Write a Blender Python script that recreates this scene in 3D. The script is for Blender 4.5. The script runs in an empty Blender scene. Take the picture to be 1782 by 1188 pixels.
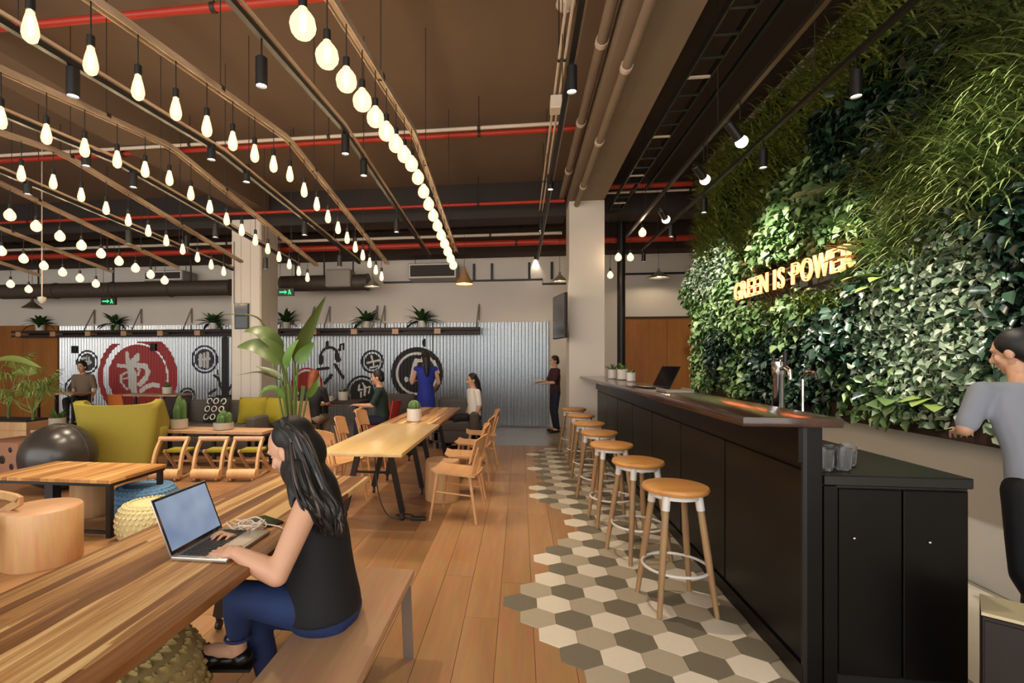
import bpy, bmesh, math, random
import numpy as np
from mathutils import Vector, Matrix, Euler
R = math.radians
PI = math.pi
rnd = random.Random(7)
scene = bpy.context.scene
C = scene.collection

# ------------------------------------------------------------------ camera
FPX = 865.0                      # focal length in pixels of the 1782 px wide frame
EYE = 1.45
YAW = math.atan(108 / FPX)
cam_d = bpy.data.cameras.new('camera')
cam = bpy.data.objects.new('camera', cam_d)
C.objects.link(cam)
cam.location = (0, 0, EYE)
cam.rotation_euler = (R(90), 0, YAW)
cam_d.sensor_width = 36
cam_d.sensor_fit = 'HORIZONTAL'
cam_d.lens = 36 * FPX / 1782
cam_d.shift_x = 94 / 1782
cam_d.shift_y = 34 / 1782
cam_d.clip_start = 0.02
scene.camera = cam

# ------------------------------------------------------------------ world and exposure
world = bpy.data.worlds.new('world')
scene.world = world
world.use_nodes = True
bg = world.node_tree.nodes['Background']
bg.inputs[0].default_value = (1.0, 0.97, 0.93, 1)
bg.inputs[1].default_value = 3.1
vs = scene.view_settings
vs.view_transform = 'Standard'
vs.look = 'None'
vs.exposure = 0.0
vs.gamma = 1.0
vs.use_curve_mapping = False
try:
    scene.cycles.use_denoising = True
    scene.cycles.sample_clamp_indirect = 6.0
    scene.cycles.max_bounces = 6
    scene.cycles.caustics_reflective = False
    scene.cycles.caustics_refractive = False
except Exception:
    pass
BULB_W = 240.0                    # emission of the warm filament bulbs
SPOT_W = 95.0                    # watts of the small cylinder spots
WALL_W = 250.0                   # watts of the lamps on the planted wall

# ------------------------------------------------------------------ geometry helpers
class MB:
    """collects vertices and faces, builds one mesh object"""
    def __init__(s):
        s.v = []; s.f = []; s.m = []
    def add(s, vs_, fs, mi=0):
        o = len(s.v)
        s.v += [tuple(p) for p in vs_]
        s.f += [tuple(i + o for i in f) for f in fs]
        s.m += [mi] * len(fs)
        return s
    def box(s, x0, x1, y0, y1, z0, z1, mi=0):
        v = [(x, y, z) for z in (z0, z1) for y in (y0, y1) for x in (x0, x1)]
        return s.add(v, [(0, 2, 3, 1), (4, 5, 7, 6), (0, 1, 5, 4), (2, 6, 7, 3), (0, 4, 6, 2), (1, 3, 7, 5)], mi)
    def rbox(s, x0, x1, y0, y1, z0, z1, r=0.01, seg=2, mi=0):
        bm = bmesh.new()
        bmesh.ops.create_cube(bm, size=1)
        for v in bm.verts:
            v.co = Vector(((x0 + x1) / 2 + v.co.x * (x1 - x0), (y0 + y1) / 2 + v.co.y * (y1 - y0), (z0 + z1) / 2 + v.co.z * (z1 - z0)))
        bmesh.ops.bevel(bm, geom=list(bm.edges), offset=r, segments=seg, profile=0.5, affect='EDGES')
        s.frombm(bm, mi)
        return s
    def frombm(s, bm, mi=0, mat=None):
        bm.verts.ensure_lookup_table()
        for i, v in enumerate(bm.verts):
            v.index = i
        s.add([(mat @ v.co) if mat else v.co for v in bm.verts], [[v.index for v in f.verts] for f in bm.faces], mi)
        bm.free()
    def tube(s, pts, r, n=8, mi=0, cap=True, closed=False, sq=None):
        """round tube along pts; r a number or list; sq = (w, h) for a rectangular section"""
        pts = [Vector(p) for p in pts]
        k = len(pts)
        rr = r if isinstance(r, (list, tuple)) else [r] * k
        o = len(s.v)
        up = None
        rings = []
        for i, p in enumerate(pts):
            if closed:
                t = pts[(i + 1) % k] - pts[i - 1]
            else:
                t = pts[min(i + 1, k - 1)] - pts[max(i - 1, 0)]
            t = t.normalized() if t.length > 1e-9 else Vector((0, 0, 1))
            if up is None:
                up = Vector((0, 0, 1)) if abs(t.z) < 0.9 else Vector((0, 1, 0))
            a = t.cross(up)
            a = a.normalized() if a.length > 1e-6 else Vector((1, 0, 0))
            b = a.cross(t).normalized()
            up = b
            if sq:
                w, h = sq
                ring = [p + a * x * w / 2 + b * y * h / 2 for x, y in ((-1, -1), (1, -1), (1, 1), (-1, 1))]
            else:
                ring = [p + (a * math.cos(2 * PI * j / n) + b * math.sin(2 * PI * j / n)) * rr[i] for j in range(n)]
            rings.append(ring)
        n = 4 if sq else n
        vs_ = [q for ring in rings for q in ring]
        fs = []
        for i in range(k if closed else k - 1):
            for j in range(n):
                a0 = i * n + j; a1 = i * n + (j + 1) % n
                b0 = ((i + 1) % k) * n + j; b1 = ((i + 1) % k) * n + (j + 1) % n
                fs.append((a0, a1, b1, b0))
        if cap and not closed:
            fs.append(tuple(range(n))[::-1])
            fs.append(tuple((k - 1) * n + j for j in range(n)))
        return s.add(vs_, fs, mi)
    def lathe(s, prof, c=(0, 0, 0), n=16, mi=0, capb=True, capt=True):
        """profile of (r, z) turned about a vertical axis through c"""
        vs_ = []
        for r, z in prof:
            for j in range(n):
                a = 2 * PI * j / n
                vs_.append((c[0] + r * math.cos(a), c[1] + r * math.sin(a), c[2] + z))
        fs = []
        for i in range(len(prof) - 1):
            for j in range(n):
                fs.append((i * n + j, i * n + (j + 1) % n, (i + 1) * n + (j + 1) % n, (i + 1) * n + j))
        if capb:
            fs.append(tuple(range(n))[::-1])
        if capt:
            fs.append(tuple((len(prof) - 1) * n + j for j in range(n)))
        return s.add(vs_, fs, mi)
    def prism(s, poly, axis, a0, a1, mi=0):
        """polygon extruded along an axis ('x', 'y' or 'z') from a0 to a1"""
        def pt(p, q):
            return {'x': (q, p[0], p[1]), 'y': (p[0], q, p[1]), 'z': (p[0], p[1], q)}[axis]
        n = len(poly)
        vs_ = [pt(p, a0) for p in poly] + [pt(p, a1) for p in poly]
        fs = [tuple(range(n)), tuple(range(2 * n - 1, n - 1, -1))]
        fs += [(i, i + n, (i + 1) % n + n, (i + 1) % n) for i in range(n)]
        return s.add(vs_, fs, mi)
    def sphere(s, c, r, n=12, m=8, mi=0, rot=None):
        rx, ry, rz = r if isinstance(r, (tuple, list)) else (r, r, r)
        c = Vector(c)
        vs_ = [Vector((0, 0, -rz))]
        for i in range(1, m):
            t = PI * i / m
            for j in range(n):
                a = 2 * PI * j / n
                vs_.append(Vector((rx * math.sin(t) * math.cos(a), ry * math.sin(t) * math.sin(a), -rz * math.cos(t))))
        vs_.append(Vector((0, 0, rz)))
        if rot is not None:
            vs_ = [rot @ q for q in vs_]
        vs_ = [c + q for q in vs_]
        fs = [(0, 1 + (j + 1) % n, 1 + j) for j in range(n)]
        for i in range(m - 2):
            for j in range(n):
                a = 1 + i * n + j; b = 1 + i * n + (j + 1) % n
                fs.append((a, b, b + n, a + n))
        L = len(vs_) - 1
        fs += [(L, 1 + (m - 2) * n + j, 1 + (m - 2) * n + (j + 1) % n) for j in range(n)]
        return s.add(vs_, fs, mi)
    def mesh(s, name, mats, smooth=False):
        me = bpy.data.meshes.new(name)
        me.from_pydata(s.v, [], s.f)
        if not isinstance(mats, (list, tuple)):
            mats = [mats]
        for m in mats:
            me.materials.append(m)
        if len(mats) > 1:
            me.polygons.foreach_set('material_index', s.m)
        if smooth:
            me.polygons.foreach_set('use_smooth', [True] * len(me.polygons))
            try:
                me.set_sharp_from_angle(angle=R(40 if smooth is True else smooth))
            except Exception:
                pass
        bm = bmesh.new(); bm.from_mesh(me)
        bmesh.ops.recalc_face_normals(bm, faces=bm.faces)
        bm.to_mesh(me); bm.free()
        return me
    def build(s, name, mats, parent=None, smooth=False, loc=None, rot=None):
        return link(name, s.mesh(name, mats, smooth), parent, loc, rot)

def link(name, me, parent=None, loc=None, rot=None):
    o = bpy.data.objects.new(name, me)
    C.objects.link(o)
    if parent is not None:
        o.parent = parent
    if loc is not None:
        o.location = loc
    if rot is not None:
        o.rotation_euler = rot
    return o

def tag(o, label=None, cat=None, group=None, kind=None):
    if label: o['label'] = label
    if cat: o['category'] = cat
    if group: o['group'] = group
    if kind: o['kind'] = kind
    return o

def thing(name, label, cat, loc=(0, 0, 0), rz=0.0, group=None):
    o = bpy.data.objects.new(name, None)
    o.empty_display_size = 0.1
    C.objects.link(o)
    o.location = loc
    o.rotation_euler = (0, 0, rz)
    return tag(o, label, cat, group)

def copy_tree(o, parent=None):
    c = o.copy()
    C.objects.link(c)
    c.parent = parent
    for ch in o.children:
        copy_tree(ch, c)
    return c

def dup(o, loc, rz, label, group=None):
    c = copy_tree(o)
    c.location = loc
    c.rotation_euler = (0, 0, rz)
    tag(c, label, None, group)
    return c

def struct(name, mb, m, parent=None, smooth=False, label=None):
    o = mb.build(name, m, parent, smooth)
    if parent is None:
        o['kind'] = 'structure'
        if label: o['label'] = label
    return o

def at_z(x, y, z):
    """room point of height z that the photograph's pixel (x, y) shows"""
    dc = FPX * (EYE - z) / (y - 628)
    return at_d(x, y, dc)

def at_d(x, y, dc):
    return Vector((dc * math.cos(YAW) * (x - 905) / FPX, dc * (math.cos(YAW) + math.sin(YAW) * (x - 797) / FPX), EYE - (y - 628) * dc / FPX))

def at_x(x, y, X):
    return at_d(x, y, X * FPX / ((x - 905) * math.cos(YAW)))

def at_y(x, y, Y):
    return at_d(x, y, Y / (math.cos(YAW) + math.sin(YAW) * (x - 797) / FPX))

ORD = ['first', 'second', 'third', 'fourth', 'fifth', 'sixth', 'seventh', 'eighth', 'ninth', 'tenth', 'eleventh', 'twelfth', 'thirteenth',
       'fourteenth', 'fifteenth', 'sixteenth', 'seventeenth', 'eighteenth', 'nineteenth', 'twentieth', 'twenty-first', 'twenty-second']

# ------------------------------------------------------------------ materials
def new_mat(name):
    m = bpy.data.materials.new(name)
    m.use_nodes = True
    nt = m.node_tree
    return m, nt, nt.nodes['Principled BSDF'], nt.nodes, nt.links

def srgb(h):
    h = h.lstrip('#')
    return tuple(((int(h[i:i + 2], 16) / 255 + 0.055) / 1.055) ** 2.4 if int(h[i:i + 2], 16) > 10 else int(h[i:i + 2], 16) / 255 / 12.92 for i in (0, 2, 4)) + (1,)

def plain(name, col, rough=0.5, metal=0.0, var=0.0, scale=8.0, bump=0.0, spec=0.5, coat=0.0):
    m, nt, b, N, L = new_mat(name)
    c = srgb(col)
    b.inputs['Base Color'].default_value = c
    b.inputs['Roughness'].default_value = rough
    b.inputs['Metallic'].default_value = metal
    b.inputs['Specular IOR Level'].default_value = spec
    b.inputs['Coat Weight'].default_value = coat
    tc = N.new('ShaderNodeTexCoord')
    nz = N.new('ShaderNodeTexNoise')
    nz.inputs['Scale'].default_value = scale
    nz.inputs['Detail'].default_value = 4
    L.new(tc.outputs['Object'], nz.inputs['Vector'])
    v = max(var, 0.03)
    mx = N.new('ShaderNodeMix'); mx.data_type = 'RGBA'
    mx.inputs['A'].default_value = tuple(x * (1 - v) for x in c[:3]) + (1,)
    mx.inputs['B'].default_value = tuple(min(1, x * (1 + v)) for x in c[:3]) + (1,)
    L.new(nz.outputs['Fac'], mx.inputs['Factor'])
    L.new(mx.outputs['Result'], b.inputs['Base Color'])
    if bump:
        bp = N.new('ShaderNodeBump')
        bp.inputs['Strength'].default_value = bump
        bp.inputs['Distance'].default_value = 0.01
        L.new(nz.outputs['Fac'], bp.inputs['Height'])
        L.new(bp.outputs['Normal'], b.inputs['Normal'])
    return m

def wood(name, cols, axis='y', scale=6.0, stretch=14.0, rough=0.45, contrast=(0.3, 0.7), island=0.0, coat=0.0, detail=5, rand_obj=0.0, grain=0.35):
    """grained wood: noise stretched along an axis, ramp of colours, fine grain in the bump"""
    m, nt, b, N, L = new_mat(name)
    tc = N.new('ShaderNodeTexCoord')
    mp = N.new('ShaderNodeMapping')
    sc = {'x': (1 / stretch, 1, 1), 'y': (1, 1 / stretch, 1), 'z': (1, 1, 1 / stretch)}[axis]
    mp.inputs['Scale'].default_value = sc
    L.new(tc.outputs['Object'], mp.inputs['Vector'])
    vec = mp.outputs['Vector']
    oi = N.new('ShaderNodeObjectInfo')
    if rand_obj:
        add = N.new('ShaderNodeVectorMath'); add.operation = 'ADD'
        cmb = N.new('ShaderNodeMath'); cmb.operation = 'MULTIPLY'; cmb.inputs[1].default_value = 37.0
        L.new(oi.outputs['Random'], cmb.inputs[0])
        L.new(vec, add.inputs[0]); L.new(cmb.outputs[0], add.inputs[1])
        vec = add.outputs[0]
    nz = N.new('ShaderNodeTexNoise')
    nz.inputs['Scale'].default_value = scale
    nz.inputs['Detail'].default_value = detail
    nz.inputs['Roughness'].default_value = 0.6
    L.new(vec, nz.inputs['Vector'])
    rp = N.new('ShaderNodeValToRGB')
    e = rp.color_ramp.elements
    lo, hi = contrast
    e[0].position = lo; e[0].color = srgb(cols[0])
    e[1].position = hi; e[1].color = srgb(cols[-1])
    for i, cc in enumerate(cols[1:-1]):
        q = e.new(lo + (hi - lo) * (i + 1) / (len(cols) - 1)); q.color = srgb(cc)
    L.new(nz.outputs['Fac'], rp.inputs['Fac'])
    n2 = N.new('ShaderNodeTexNoise')
    n2.inputs['Scale'].default_value = scale * 9
    n2.inputs['Detail'].default_value = 3
    L.new(vec, n2.inputs['Vector'])
    mx = N.new('ShaderNodeMix'); mx.data_type = 'RGBA'; mx.blend_type = 'SOFT_LIGHT'
    mx.inputs['Factor'].default_value = grain
    L.new(rp.outputs['Color'], mx.inputs['A']); L.new(n2.outputs['Color'], mx.inputs['B'])
    out = mx.outputs['Result']
    if rand_obj:
        hv = N.new('ShaderNodeHueSaturation')
        mr = N.new('ShaderNodeMapRange')
        mr.inputs['To Min'].default_value = 1 - rand_obj; mr.inputs['To Max'].default_value = 1 + rand_obj
        L.new(oi.outputs['Random'], mr.inputs['Value']); L.new(mr.outputs[0], hv.inputs['Value'])
        L.new(out, hv.inputs['Color']); out = hv.outputs['Color']
    L.new(out, b.inputs['Base Color'])
    b.inputs['Roughness'].default_value = rough
    b.inputs['Coat Weight'].default_value = coat
    b.inputs['Coat Roughness'].default_value = 0.25
    bp = N.new('ShaderNodeBump'); bp.inputs['Strength'].default_value = 0.12; bp.inputs['Distance'].default_value = 0.004
    L.new(n2.outputs['Fac'], bp.inputs['Height']); L.new(bp.outputs['Normal'], b.inputs['Normal'])
    return m

def strips(name, cols, pitch=0.035, rough=0.48):
    """strand-woven board: long narrow strips of uneven tone running along y"""
    m, nt, b, N, L = new_mat(name)
    tc = N.new('ShaderNodeTexCoord')
    n0 = N.new('ShaderNodeTexNoise'); n0.inputs['Scale'].default_value = 1.3; n0.inputs['Detail'].default_value = 2
    mp0 = N.new('ShaderNodeMapping'); mp0.inputs['Scale'].default_value = (2.0, 1.0, 1)
    L.new(tc.outputs['Object'], mp0.inputs['Vector']); L.new(mp0.outputs[0], n0.inputs['Vector'])
    mp = N.new('ShaderNodeMapping'); mp.inputs['Scale'].default_value = (1 / pitch, 0.9, 0.0)
    L.new(tc.outputs['Object'], mp.inputs['Vector'])
    ad = N.new('ShaderNodeMix'); ad.data_type = 'RGBA'; ad.blend_type = 'ADD'; ad.inputs['Factor'].default_value = 1.6
    L.new(mp.outputs[0], ad.inputs['A']); L.new(n0.outputs['Color'], ad.inputs['B'])
    vo = N.new('ShaderNodeTexVoronoi'); vo.feature = 'F1'; vo.voronoi_dimensions = '2D'; vo.distance = 'CHEBYCHEV'
    vo.inputs['Scale'].default_value = 1.0
    L.new(ad.outputs['Result'], vo.inputs['Vector'])
    sx = N.new('ShaderNodeSeparateColor')
    L.new(vo.outputs['Color'], sx.inputs[0])
    rp = N.new('ShaderNodeValToRGB')
    e = rp.color_ramp.elements
    e[0].position = 0.0; e[0].color = srgb(cols[0]); e[1].position = 1.0; e[1].color = srgb(cols[-1])
    for i, cc in enumerate(cols[1:-1]):
        q = e.new((i + 1) / (len(cols) - 1)); q.color = srgb(cc)
    n3 = N.new('ShaderNodeTexNoise'); n3.inputs['Scale'].default_value = 14; n3.inputs['Detail'].default_value = 5
    mp3 = N.new('ShaderNodeMapping'); mp3.inputs['Scale'].default_value = (6, 0.25, 1)
    L.new(tc.outputs['Object'], mp3.inputs['Vector']); L.new(mp3.outputs[0], n3.inputs['Vector'])
    mm = N.new('ShaderNodeMath'); mm.operation = 'MULTIPLY_ADD'; mm.inputs[1].default_value = 1.0
    sb = N.new('ShaderNodeMath'); sb.operation = 'MULTIPLY_ADD'; sb.inputs[1].default_value = 0.9; sb.inputs[2].default_value = -0.32
    L.new(n3.outputs['Fac'], sb.inputs[0])
    L.new(sx.outputs[0], mm.inputs[0]); L.new(sb.outputs[0], mm.inputs[2])
    L.new(mm.outputs[0], rp.inputs['Fac'])
    L.new(rp.outputs['Color'], b.inputs['Base Color'])
    b.inputs['Roughness'].default_value = rough
    return m

def glow(name, col, strength):
    m, nt, b, N, L = new_mat(name)
    b.inputs['Base Color'].default_value = srgb(col)
    b.inputs['Emission Color'].default_value = srgb(col)
    b.inputs['Emission Strength'].default_value = strength
    return m

def leafy(name, cols, rough=0.45, trans=0.0):
    """every leaf (mesh island) takes its own tone from the ramp"""
    m, nt, b, N, L = new_mat(name)
    ge = N.new('ShaderNodeNewGeometry')
    rp = N.new('ShaderNodeValToRGB')
    e = rp.color_ramp.elements
    e[0].color = srgb(cols[0]); e[1].color = srgb(cols[-1])
    for i, cc in enumerate(cols[1:-1]):
        q = e.new((i + 1) / (len(cols) - 1)); q.color = srgb(cc)
    L.new(ge.outputs['Random Per Island'], rp.inputs['Fac'])
    L.new(rp.outputs['Color'], b.inputs['Base Color'])
    b.inputs['Roughness'].default_value = rough
    return m

M = {}
M['floor_wood'] = wood('floor oak', ['#93683f', '#a67a50', '#b58a60'], 'y', 3.5, 12, 0.4, (0.25, 0.75), rand_obj=0.03, coat=0.08)
M['floor_dark'] = wood('floor brown oak', ['#7c5536', '#8a6240', '#98704c'], 'x', 3.5, 12, 0.34, (0.25, 0.75), rand_obj=0.08, coat=0.12)
M['floor_gap'] = plain('joint brown', '#7c5532', 0.8)
M['concrete_floor'] = plain('polished grey concrete', '#8b8378', 0.22, var=0.12, scale=2.0)
M['grout'] = plain('grout', '#9f9583', 0.8)
M['tile_d'] = plain('dark olive tile', '#77705f', 0.5, var=0.08, scale=30, coat=0.08)
M['tile_w'] = plain('cream tile', '#e3d9c6', 0.5, var=0.05, scale=30, coat=0.08)
M['tile_b'] = plain('beige tile', '#b3a791', 0.5, var=0.06, scale=30, coat=0.08)
M['plaster'] = plain('white plaster', '#dcd5cb', 0.8, var=0.05, scale=2.0, bump=0.05)
M['plaster_panel'] = plain('pale column board', '#ded6cb', 0.6, var=0.04, scale=3.0)
M['ceiling'] = plain('brown painted concrete', '#74614f', 0.85, var=0.14, scale=1.2, bump=0.1)
M['ceiling_dark'] = plain('dark brown concrete', '#3a2c22', 0.9, var=0.12, scale=1.5)
M['beam'] = plain('bare concrete beam', '#857463', 0.85, var=0.12, scale=3, bump=0.1)
M['corrugated'] = plain('galvanised sheet', '#aeb4b9', 0.24, metal=0.92, var=0.06, scale=14)
M['paint_red'] = plain('red wall paint', '#a3201f', 0.45, var=0.1, scale=9)
M['paint_black'] = plain('black wall paint', '#17181b', 0.45)
M['paint_navy'] = plain('navy wall paint', '#1f2138', 0.45)
M['paint_teal'] = plain('dark teal wall paint', '#16282c', 0.45)
M['paint_white'] = plain('white wall paint', '#d9dad8', 0.5)
M['ply_warm'] = wood('warm plywood', ['#8a5423', '#a06529', '#b47a38'], 'z', 2.0, 6, 0.5, (0.2, 0.8))
M['black_metal'] = plain('black powder coat', '#141414', 0.42, spec=0.5)
M['black_gloss'] = plain('black lacquer panel', '#0a0807', 0.36, spec=0.25, var=0.2, scale=4)
M['bar_top'] = wood('dark walnut bar top', ['#2b1a13', '#3d261b', '#4d3022'], 'y', 5, 12, 0.14, coat=0.5)
M['rail'] = wood('bare steel channel', ['#85725f', '#a5917b', '#c0ad97'], 'y', 9, 6, 0.38)
M['pipe_white'] = plain('off white pipe', '#cdbfae', 0.5)
M['pipe_red'] = plain('red sprinkler pipe', '#b0331f', 0.45)
M['pipe_dark'] = plain('dark brown pipe', '#2c221c', 0.6)
M['duct'] = plain('dark grey duct', '#4a4037', 0.55, var=0.1)
M['filament'] = glow('warm filament glow', '#ffe4c0', BULB_W)
def bulb_glass():
    m, nt, b, N, L = new_mat('amber bulb glass')
    out = [n for n in N if n.type == 'OUTPUT_MATERIAL'][0]
    tr = N.new('ShaderNodeBsdfTransparent'); tr.inputs[0].default_value = (1, .93, .8, 1)
    em = N.new('ShaderNodeEmission'); em.inputs[0].default_value = srgb('#ffd9a6'); em.inputs[1].default_value = 2.5
    mx = N.new('ShaderNodeMixShader'); mx.inputs[0].default_value = .55
    L.new(tr.outputs[0], mx.inputs[1]); L.new(em.outputs[0], mx.inputs[2]); L.new(mx.outputs[0], out.inputs['Surface'])
    N.remove(b)
    return m
M['bulb'] = bulb_glass()
M['lens'] = glow('spot lens glow', '#fff2dc', 14)
M['neon'] = glow('neon tube', '#ff8a55', 3.2)
M['exit_green'] = glow('exit sign glow', '#25c46a', 2.4)
M['table_strand'] = strips('strand board', ['#5c3519', '#74461f', '#8a5a30', '#b98850', '#dcb67c'], 0.04)
M['table_light'] = wood('light rubberwood', ['#bf9a60', '#d2b076', '#e0c288'], 'y', 5, 14, 0.28, coat=0.2)
M['table_square'] = strips('butcher block', ['#8a5a2c', '#a8733b', '#c08c4e', '#d0a263'], 0.06)
M['bench_wood'] = wood('bench oak', ['#b48a66', '#c49974', '#d0a883'], 'y', 4, 10, 0.42, coat=0.05)
M['light_wood'] = wood('pale beech', ['#b98a58', '#cba070', '#d8b283'], 'z', 5, 8, 0.45)
M['chair_wood'] = wood('chair ply', ['#b5824f', '#c79461', '#d3a472'], 'y', 4, 8, 0.42)
M['stool_top'] = wood('stool seat beech', ['#b87a3c', '#c98c49', '#d79f5c'], 'x', 5, 8, 0.38, coat=0.15)
M['stool_leg'] = wood('stool leg ash', ['#8a6a49', '#a07d57', '#b28e66'], 'z', 6, 8, 0.5)
M['white_metal'] = plain('white steel', '#dcd8d2', 0.35)
M['yellow_felt'] = plain('mustard felt', '#a09338', 0.9, var=0.08, scale=60, bump=0.15)
M['yellow_cushion'] = plain('olive yellow cushion', '#94861f', 0.9, var=0.1, scale=40, bump=0.1)
M['grey_fabric'] = plain('grey sofa fabric', '#55504c', 0.95, var=0.12, scale=70, bump=0.15)
M['dark_fabric'] = plain('charcoal fabric', '#2a2726', 0.95, var=0.1, scale=70)
M['ball'] = plain('dark grey vinyl', '#35302d', 0.28, spec=0.6)
M['blue_knit'] = plain('blue knit', '#5f86a8', 0.9, var=0.1, scale=50)
M['cream_knit'] = plain('cream knit', '#c9bd8c', 0.9, var=0.1, scale=50)
M['wicker'] = plain('straw weave', '#b29a63', 0.85, var=0.15, scale=60)
M['pot_white'] = plain('white glazed pot', '#d8d2c8', 0.35)
M['pot_concrete'] = plain('pale concrete pot', '#b0a596', 0.8, var=0.1, scale=20)
M['soil'] = plain('potting soil', '#2c2018', 0.95)
M['cactus'] = plain('cactus green', '#4c6a34', 0.6, var=0.15, scale=30)
M['leaf_mid'] = leafy('mid green leaves', ['#2f4f22', '#4a6e2c', '#6c8d3c'])
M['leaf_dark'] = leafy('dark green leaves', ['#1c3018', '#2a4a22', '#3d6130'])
M['leaf_palm'] = leafy('palm leaflets', ['#5c7d35', '#86a04e', '#b3bd78'])
M['leaf_big'] = leafy('banana leaf green', ['#2d3c19', '#435424', '#5e6d30'], 0.4)
M['leaf_grass'] = leafy('grass blades', ['#44592c', '#6f8145', '#a3ad6c'])
M['leaf_pale'] = leafy('pale ivy leaves', ['#56704c', '#84997a', '#c3cdb4'])
M['leaf_fresh'] = leafy('fresh green leaves', ['#3d5a2e', '#5f7c46', '#92a970'])
M['leaf_deep'] = leafy('deep green leaves', ['#14241a', '#1f3626', '#3a5540'], 0.3)
M['leaf_fern'] = leafy('fern fronds', ['#4b5a24', '#6b7a30', '#8a9440'])
M['stem'] = plain('plant stem', '#5a6b33', 0.6)
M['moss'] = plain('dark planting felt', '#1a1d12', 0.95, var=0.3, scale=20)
M['skin'] = plain('skin', '#c99a7c', 0.5, var=0.03, scale=20)
M['hair'] = plain('black hair', '#0f0c0b', 0.55, var=0.3, scale=60)
M['hair_hi'] = plain('brown hair strands', '#4d4038', 0.4)
M['hair_orange'] = plain('auburn hair', '#7a3a1c', 0.6)
M['top_black'] = plain('black cloth', '#0d0d11', 0.8, var=0.2, scale=12)
M['denim'] = plain('blue denim', '#182b56', 0.8, var=0.55, scale=9, bump=0.08)
M['denim_dark'] = plain('dark denim', '#151d33', 0.85, var=0.2, scale=12)
M['shoe_black'] = plain('black leather', '#101012', 0.3)
M['grey_shirt'] = plain('grey blue shirt', '#8e939e', 0.85, var=0.08, scale=10)
M['blue_dress'] = plain('royal blue dress', '#1d2f96', 0.75, var=0.1, scale=8)
M['maroon'] = plain('dark maroon shirt', '#3b1b26', 0.85)
M['taupe'] = plain('taupe shirt', '#7d6d5c', 0.85)
M['green_shirt'] = plain('dark green shirt', '#1f352c', 0.85)
M['red_cloth'] = plain('red upholstery', '#9c2a25', 0.8)
M['orange_cloth'] = plain('orange plastic', '#d0702a', 0.5)
M['paper'] = plain('white paper', '#e8e4da', 0.7)
M['silver'] = plain('silver aluminium', '#b9b4ae', 0.3, metal=0.8)
M['chrome'] = plain('chrome', '#d8d8d8', 0.08, metal=1.0)
M['screen_off'] = plain('dark glass screen', '#15161a', 0.1)
M['tv_glass'] = plain('grey display glass', '#4c5358', 0.12)
M['keys'] = plain('black keys', '#161616', 0.5)
M['cable_white'] = plain('white cable', '#e2d6c6', 0.5)
M['planter_brown'] = plain('dark brown planter', '#33221a', 0.6)
M['dark_box'] = plain('dark brown laminate', '#20140f', 0.45)
M['lit_floor_cream'] = plain('cream of lit floor', '#cfc29c', 0.5)
M['terrazzo'] = plain('pinkish cork', '#a5755a', 0.8, var=0.1, scale=9)
M['straw_shade'] = plain('woven straw shade', '#b08258', 0.8, var=0.2, scale=60)
M['grey_shade'] = plain('grey metal shade', '#8e8880', 0.5)
def glass_mat():
    m, nt, b, N, L = new_mat('clear glass')
    b.inputs['Transmission Weight'].default_value = .92
    b.inputs['Base Color'].default_value = (.9, .92, .93, 1)
    b.inputs['Roughness'].default_value = 0.04
    b.inputs['IOR'].default_value = 1.4
    return m
M['glass'] = glass_mat()
def display_mat():
    m, nt, b, N, L = new_mat('lit laptop display')
    tc = N.new('ShaderNodeTexCoord'); n = N.new('ShaderNodeTexNoise'); n.inputs['Scale'].default_value = 5
    L.new(tc.outputs['Object'], n.inputs['Vector'])
    rp = N.new('ShaderNodeValToRGB'); e = rp.color_ramp.elements
    e[0].color = srgb('#7f93b4'); e[1].color = srgb('#aebdd4'); e[0].position = 0.35; e[1].position = 0.65
    L.new(n.outputs['Fac'], rp.inputs['Fac']); L.new(rp.outputs['Color'], b.inputs['Emission Color'])
    b.inputs['Emission Strength'].default_value = 0.75
    b.inputs['Base Color'].default_value = (0.02, 0.02, 0.02, 1)
    return m
M['display'] = display_mat()
# ================================================================== THE SETTING
BACK = 11.1          # back wall
XL, XR = -14.5, 4.8  # side walls
SLAB = 4.65          # ceiling height

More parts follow.
